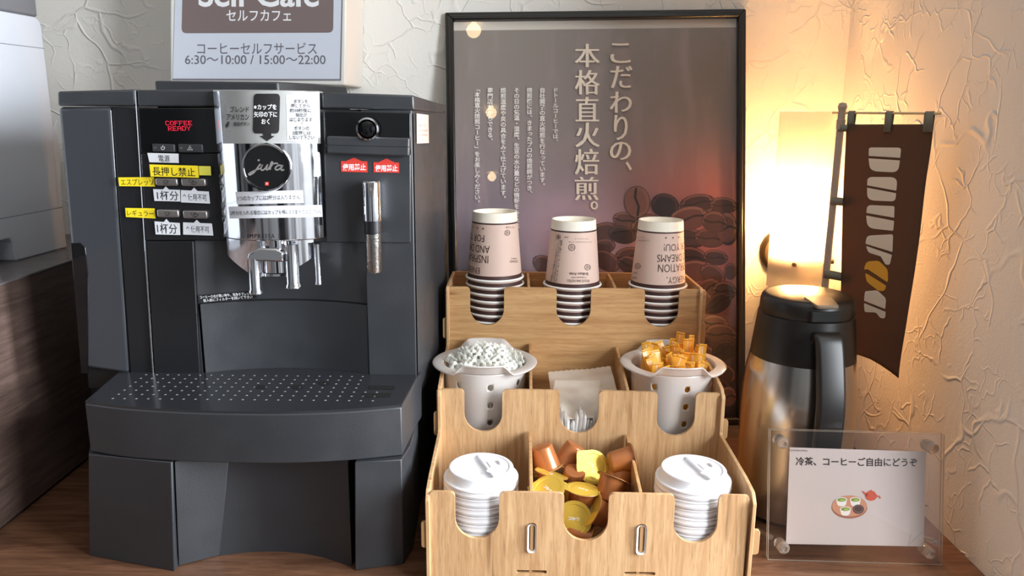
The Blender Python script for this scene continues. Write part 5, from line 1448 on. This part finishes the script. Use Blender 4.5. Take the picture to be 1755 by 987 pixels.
# handle: flat strap bowed outward
pth = smooth_path([(c1*.96, z_seam-.020), (c1+.010, z_seam-.014), (jr+.006, z_seam-.030), (jr+.020, .165), (jr+.021, .120), (jr+.016, .075), (jr*.98, .050)], 6)
mb = MB(); k = 0; rings = []
for i, p in enumerate(pth):
    r_, z = p
    a = pth[max(i-1, 0)]; b = pth[min(i+1, len(pth)-1)]; t_ = (Vector((b[0]-a[0], b[1]-a[1]))).normalized(); nn = Vector((t_.y, -t_.x))
    w_ = .0150; h_ = .0055
    sec = rounded([(-w_, -h_), (w_, -h_), (w_, h_), (-w_, h_)], .004, 3)
    rings.append([hp(r_-nn.x*q, z-nn.y*q)+hs*s for s, q in sec])
m_ = len(rings[0])
mb.v = [p for r_ in rings for p in r_]
for i in range(len(rings)-1):
    for j in range(m_):
        mb.f.append([i*m_+j, i*m_+(j+1) % m_, (i+1)*m_+(j+1) % m_, (i+1)*m_+j]); mb.m.append(0)
mb.f.append(list(range(m_))); mb.m.append(0); mb.f.append([(len(rings)-1)*m_+j for j in range(m_)][::-1]); mb.m.append(0)
mb.build('handle', JB, jug, fix=True, smooth=50)
# spout on the far side
MB().prism([C-hd_*(c1*.8)+hs*b+Vector((0, 0, z_seam-.03)) for b in (-.014, .014)]+[C-hd_*(c1*1.22)+Vector((0, 0, z_top-.012))+hs*b for b in (.006, -.006)], Vector((0, 0, .010))).build('pouring_spout', JB, jug, bevel=.002)

# ================================================================ nobori banner
pA = Yp(1443, 192, .955); pB = Yp(1612, 197, .862)
pxl = Yp(1440, 400, .955)
bn = thing('mini_banner', 'small brown cloth shop banner on a slim white pole beside the wall lamp', 'banner', (pA.x, pA.y, 0))
POLE = mat('pole_plastic', rgb(186, 168, 150), .4); LOOP = mat('loop_grey', rgb(128, 124, 108), .6)
px_, py_ = pA.x, pA.y
MB().tube([(px_, py_, .004), (px_, py_, pA.z+.004)], .0042, 14).build('pole', POLE, bn)
MB().lathe([(.0001, .0072), (.004, .0062), (.0055, .002), (.004, -.003), (.0036, -.012), (.0050, -.013), (.0048, -.024), (.0036, -.025)][::-1], (px_, py_, pA.z+.004), 20).build('finial', POLE, bn)
MB().lathe([(.0001, 0), (.0165, 0), (.0175, .003), (.015, .008), (.007, .012), (.006, .022), (.0001, .022)], (px_, py_, 0), 40).build('pole_base', POLE, bn)
ux = (pB-pA); ux.z = 0; ux.normalize()
FLP = Plane((px_, py_, .3), ux, (0, 0, 1))
Q0 = pA-Vector((0, 0, .001))
MB().tube([Q0-ux*.012, Vector((pB.x, pB.y, Q0.z))], .0014, 10).build('crossbar', mat('clear_rod', rgb(226, 196, 150), .2, spec=.7), bn)
def wave(a, b):
    return .004*math.sin(a*38+1.2)*max(0, min(1, (.36-(b+.0))/.30))
def cl(u, v, off=0.0):
    p = FLP.hit(u, v); a, b, _ = FLP.loc(p)
    return FLP.at(a, b, wave(a, b)+off)
CLOTH = sheer('brown_cloth', rgb(122, 100, 86), .55, .0, .0)
def edge_(t):
    """left and right border pixels at height t"""
    L = smooth_path([(1453, 213), (1449, 300), (1446, 420), (1444, 520), (1443, 600)], 8)
    Rr = smooth_path([(1598, 213), (1583, 318), (1570, 430), (1553, 545), (1537, 649)], 8)
    f = t*(len(L)-1); i = min(int(f), len(L)-2); g = f-i
    return L[i].lerp(L[i+1], g), Rr[i].lerp(Rr[i+1], g)
def bottom(s): return smooth_path([(1443, 600), (1470, 608), (1500, 622), (1520, 638), (1537, 649)], 10)[min(int(s*40), 40)]
def cloth_px(s, t):
    l, r_ = edge_(t); top = 213
    u = l.x+(r_.x-l.x)*s
    vb = [600, 604, 609.5, 616, 626, 637, 649]; f = s*6; i = min(int(f), 5); vb_ = vb[i]+(vb[i+1]-vb[i])*(f-i)
    return u, top+(vb_-top)*t
MB().grid(lambda s, t: cl(*cloth_px(s, 1-t)), 24, 60).build('banner_cloth', CLOTH, bn, solid=.0006, smooth=80)
LET = sheer('banner_letter', rgb(255, 236, 212), .12, .0, .0); LETO = sheer('banner_bean', rgb(255, 186, 74), .12, .0, .0)
mb = MB()
def half(q, shape, radii, m=0):
    """shape in the unit square of pixel quad q, laid on the cloth"""
    pts = rounded(shape, radii, 6)
    # fan of strips: triangulate through a centre point
    c = (sum(p[0] for p in pts)/len(pts), sum(p[1] for p in pts)/len(pts))
    V = [cl(*lerp4(q, *p), .0011) for p in pts]+[cl(*lerp4(q, *c), .0011)]
    n = len(pts); mb.add(V, [[(i+1) % n, i, n] for i in range(n)], m)
D = [(1491, 252.5), (1543.5, 253), (1539, 296), (1490, 293)]
half(D, [(0, 0), (1, 0), (1, .41), (0, .36)], [.1, .12, .02, .02]); half(D, [(0, .46), (1, .51), (.98, 1), (.05, 1)], [.02, .02, .42, .42])
O = [(1488.5, 303), (1537, 303.5), (1533, 345.5), (1487, 343)]
half(O, [(0, 0), (1, 0), (1, .56), (0, .36)], [.40, .40, .02, .02]); half(O, [(0, .46), (1, .66), (1, 1), (.02, 1)], [.02, .02, .38, .42])
U = [(1487, 351), (1531.5, 352.5), (1530, 396), (1485, 392)]
half(U, [(.02, 0), (1, .02), (1, .48), (0, .33)], [.36, .06, .02, .02]); half(U, [(0, .44), (1, .60), (.98, 1), (.06, .96)], [.02, .02, .06, .40])
T_ = rect(1484.5, 401.5, 1529, 454.5)
half(T_, [(.05, .04), (1, 0), (.97, .58), (0, .30)], [.25, .08, .02, .05]); half(T_, [(.02, .37), (.95, .67), (.87, 1), (.68, .98), (.66, .80), (.45, .66), (.10, .60)], [.02, .02, .1, .1, .06, .1, .2])
B_ = rect(1481.7, 447.8, 1520, 499.3)
half(B_, [(.0, .28), (.10, .0), (.62, -.02), (1, .28), (1, .72), (.14, .25)], [.08, .25, .3, .25, .06, .05], 1); half(B_, [(.03, .36), (.93, .82), (.85, 1), (.58, .98), (.12, .68)], [.06, .06, .2, .3, .2], 1)
R_ = rect(1481.3, 497.4, 1517, 546.7)
half(R_, [(.05, .03), (.6, 0), (1, .30), (.95, .66), (0, .36)], [.08, .3, .2, .02, .02]); half(R_, [(0, .44), (.97, .76), (.95, 1), (.72, .97), (.58, .82), (.45, .76), (.02, .76)], [.02, .02, .15, .12, .04, .1, .1])
mb.build('banner_lettering', [LET, LETO], bn, smooth=60)
for u0, u1 in ((1453, 1466), (1517, 1531), (1584, 1601)):
    mb = MB()
    s0, s1 = FLP.loc(FLP.hit(u0, 213))[0], FLP.loc(FLP.hit(u1-2, 213))[0]
    zt_ = Q0.z; zb_ = FLP.hit(u0, 226).z
    prof_ = [(zb_, .0016), (zt_, .0024), (zt_+.0022, .0), (zt_, -.0024), (zb_, -.0016)]
    V = [FLP.at(a, z-.3, n) for a in (s0, s1) for z, n in prof_]
    mb.add(V, [[i, i+1, 6+i, 5+i] for i in range(4)])
    mb.build('hanging_loop', LOOP, bn, solid=.0006)
for v0, v1, ua in ((214, 226, 1462), (341, 354, 1460), (470, 483, 1454)):
    l = FLP.hit(1440, (v0+v1)/2); sa = -.0046; sb = FLP.loc(FLP.hit(ua, (v0+v1)/2))[0]
    za, zb_ = FLP.hit(ua, v1).z, FLP.hit(ua, v0).z
    mb = MB()
    prof_ = [(sb, .0018), (0.0, .0045), (sa, .0), (0.0, -.0045), (sb, -.0018)]
    V = [FLP.at(a, z-.3, n) for z in (za, zb_) for a, n in prof_]
    mb.add(V, [[i, i+1, 6+i, 5+i] for i in range(4)])
    mb.build('pole_loop', LOOP, bn, solid=.0006)

# ================================================================ acrylic notice stand
s0 = Zp(1315, 957, 0.0); s1 = Zp(1612, 966, 0.0)
AL = R(9)
ax = (s1-s0).normalized(); bk_ = Vector((-ax.y, ax.x, 0))
ACP = Plane(s0, ax, Vector((0, 0, 1))*math.cos(AL)+bk_*math.sin(AL))
ac = thing('acrylic_notice_stand', 'clear acrylic stand with bolted corners holding a printed notice in front of the steel jug', 'notice stand', (s0+s1)/2)
ACR = clear_pane('clear_acrylic', (.95, .94, .93, 1), 1.49)
ACE = sheer('acrylic_edge', rgb(226, 214, 200), .5, .35, .2, .1)
oc = [(1319, 735.5), (1616, 743.5), (1612, 966), (1315, 957)]
loc4 = [ACP.loc(ACP.hit(u, v))[:2] for u, v in oc]
loc4[2] = (loc4[2][0], .0); loc4[3] = (loc4[3][0], .0)
def slab(n0, n1, name, m=0):
    A = [ACP.at(a, b, n1) for a, b in loc4]; B = [ACP.at(a, b, n0) for a, b in loc4]
    mb = MB(); mb.prism(A, None, 0, 1, poly2=B); return mb.build(name, [ACR, ACE], ac, smooth=0)
slab(.0012, .0040, 'front_sheet'); slab(-.0044, -.0016, 'back_sheet')
pq = [(1353.5, 766.5), (1587.5, 774), (1583, 936.5), (1347, 932)]
fa_ = lambda u, v: ACP.hit(u, v, .0007)
mb = MB(); pv = [ACP.hit(u, v, .0004) for u, v in pq]; mb.prism(pv, None, 0, poly2=[ACP.hit(u, v, -.0004) for u, v in pq])
NINK = mat('notice_ink', rgb(40, 26, 26), .6)
text(mb, '冷茶、コーヒーご自由にどうぞ', [(1364, 783), (1572, 785), (1572, 800), (1364, 798)], fa_, 1, bold=.018)
text(mb, 'ROUTE INN HOTELS', [(1351, 770.2), (1384, 771), (1384, 773.6), (1351, 772.8)], fa_, 1)
ribbon(mb, [(1352, 774.5), (1587, 779.3)], .5, fa_, 8)
poly = lambda pts, m: mb.add([fa_(*p) for p in pts], [list(range(len(pts)))[::-1]], m)
fa2 = lambda u, v, o: ACP.hit(u, v, .0007+o)
def el(u, v, rx, ry, m, o): mb.add([fa2(*p, o) for p in ellipse(u, v, rx, ry, 28)], [list(range(28))[::-1]], m)
el(1456, 869.5, 30.5, 19, 3, .00004); el(1456, 867, 30, 18, 2, .00008)
for (u, v) in ((1442.5, 857), (1466, 857), (1449, 873)):
    w = 9.3
    body = [(u-w, v-1), (u+w, v-1), (u+w*.78, v+8), (u+w*.4, v+10.5), (u-w*.4, v+10.5), (u-w*.78, v+8)]
    mb.add([fa2(*p, .00012) for p in body], [list(range(6))[::-1]], 4)
    el(u, v-.8, w, 4.2, 4, .00016); el(u, v-.5, w*.82, 3.2, 5, .0002); el(u+1.5, v+.1, w*.5, 1.9, 9, .00022)
el(1471, 872.5, 9.8, 8, 6, .00014); ribbon(mb, [(p[0], p[1]) for p in ellipse(1471, 872, 7.5, 5.8, 18)], .7, lambda u, v: fa2(u, v, .0002), 10)
# red teapot
el(1493, 850, 10, 8, 7, .0001); el(1493, 843.2, 6, 2.2, 7, .00012); el(1493, 840.8, 1.6, 1.4, 7, .00014)
mb.add([fa2(*p, .0001) for p in ((1486, 852), (1478, 843), (1476.5, 841.5), (1480.5, 842), (1488, 847))], [[4, 3, 2, 1, 0]], 7)
ribbon(mb, [(1502, 850), (1507, 850.5), (1509, 854)], 2.4, lambda u, v: fa2(u, v, .0001), 7)
# turned page corner
poly([(1557.5, 933.5), (1584, 908.5), (1561, 914)], 8); ribbon(mb, [(1557.5, 933.5), (1584, 908.5)], .5, lambda u, v: fa2(u, v, .0001), 10)
NB = [mat('notice_paper', rgb(208, 196, 194), .6), NINK] + [mat(n, c, .6) for n, c in (('tray_print', rgb(206, 146, 116)), ('tray_print_dark', rgb(160, 104, 80)), ('teacup_print', rgb(238, 236, 232)), ('tea_green_print', rgb(124, 150, 62)), ('sweet_print', rgb(84, 56, 54)), ('teapot_print', rgb(206, 84, 58)), ('fold_grey', rgb(206, 198, 196)), ('tea_light_print', rgb(166, 186, 96)), ('line_grey', rgb(140, 124, 122)))]
mb.build('notice_paper', NB, ac, smooth=0)
BOLT = mat('bolt_clear', rgb(240, 226, 214), .12, trans=.85, ior=1.45)
for u, v in ((1338, 756), (1593, 765), (1340, 935), (1588, 944)):
    M4 = Matrix(((ACP.a.x, ACP.b.x, ACP.n.x, 0), (ACP.a.y, ACP.b.y, ACP.n.y, 0), (ACP.a.z, ACP.b.z, ACP.n.z, 0), (0, 0, 0, 1)))
    MB().lathe([(.0001, -.0085), (.0035, -.0085), (.0062, -.0080), (.0062, .0075), (.0050, .0095), (.0030, .0100), (.0026, .0088), (.0001, .0085)], ACP.hit(u, v), 24, M4=M4).build('corner_bolt', BOLT, ac, smooth=40)
for i, sx in enumerate((.004, (s1-s0).length-.004)):
    a = ACP.at(sx, .022, -.005); b = Vector((a.x, a.y, 0))+bk_*.045
    MB().tube([a, b+Vector((0, 0, .003))], .003, 12).build('prop_leg', BOLT, ac)
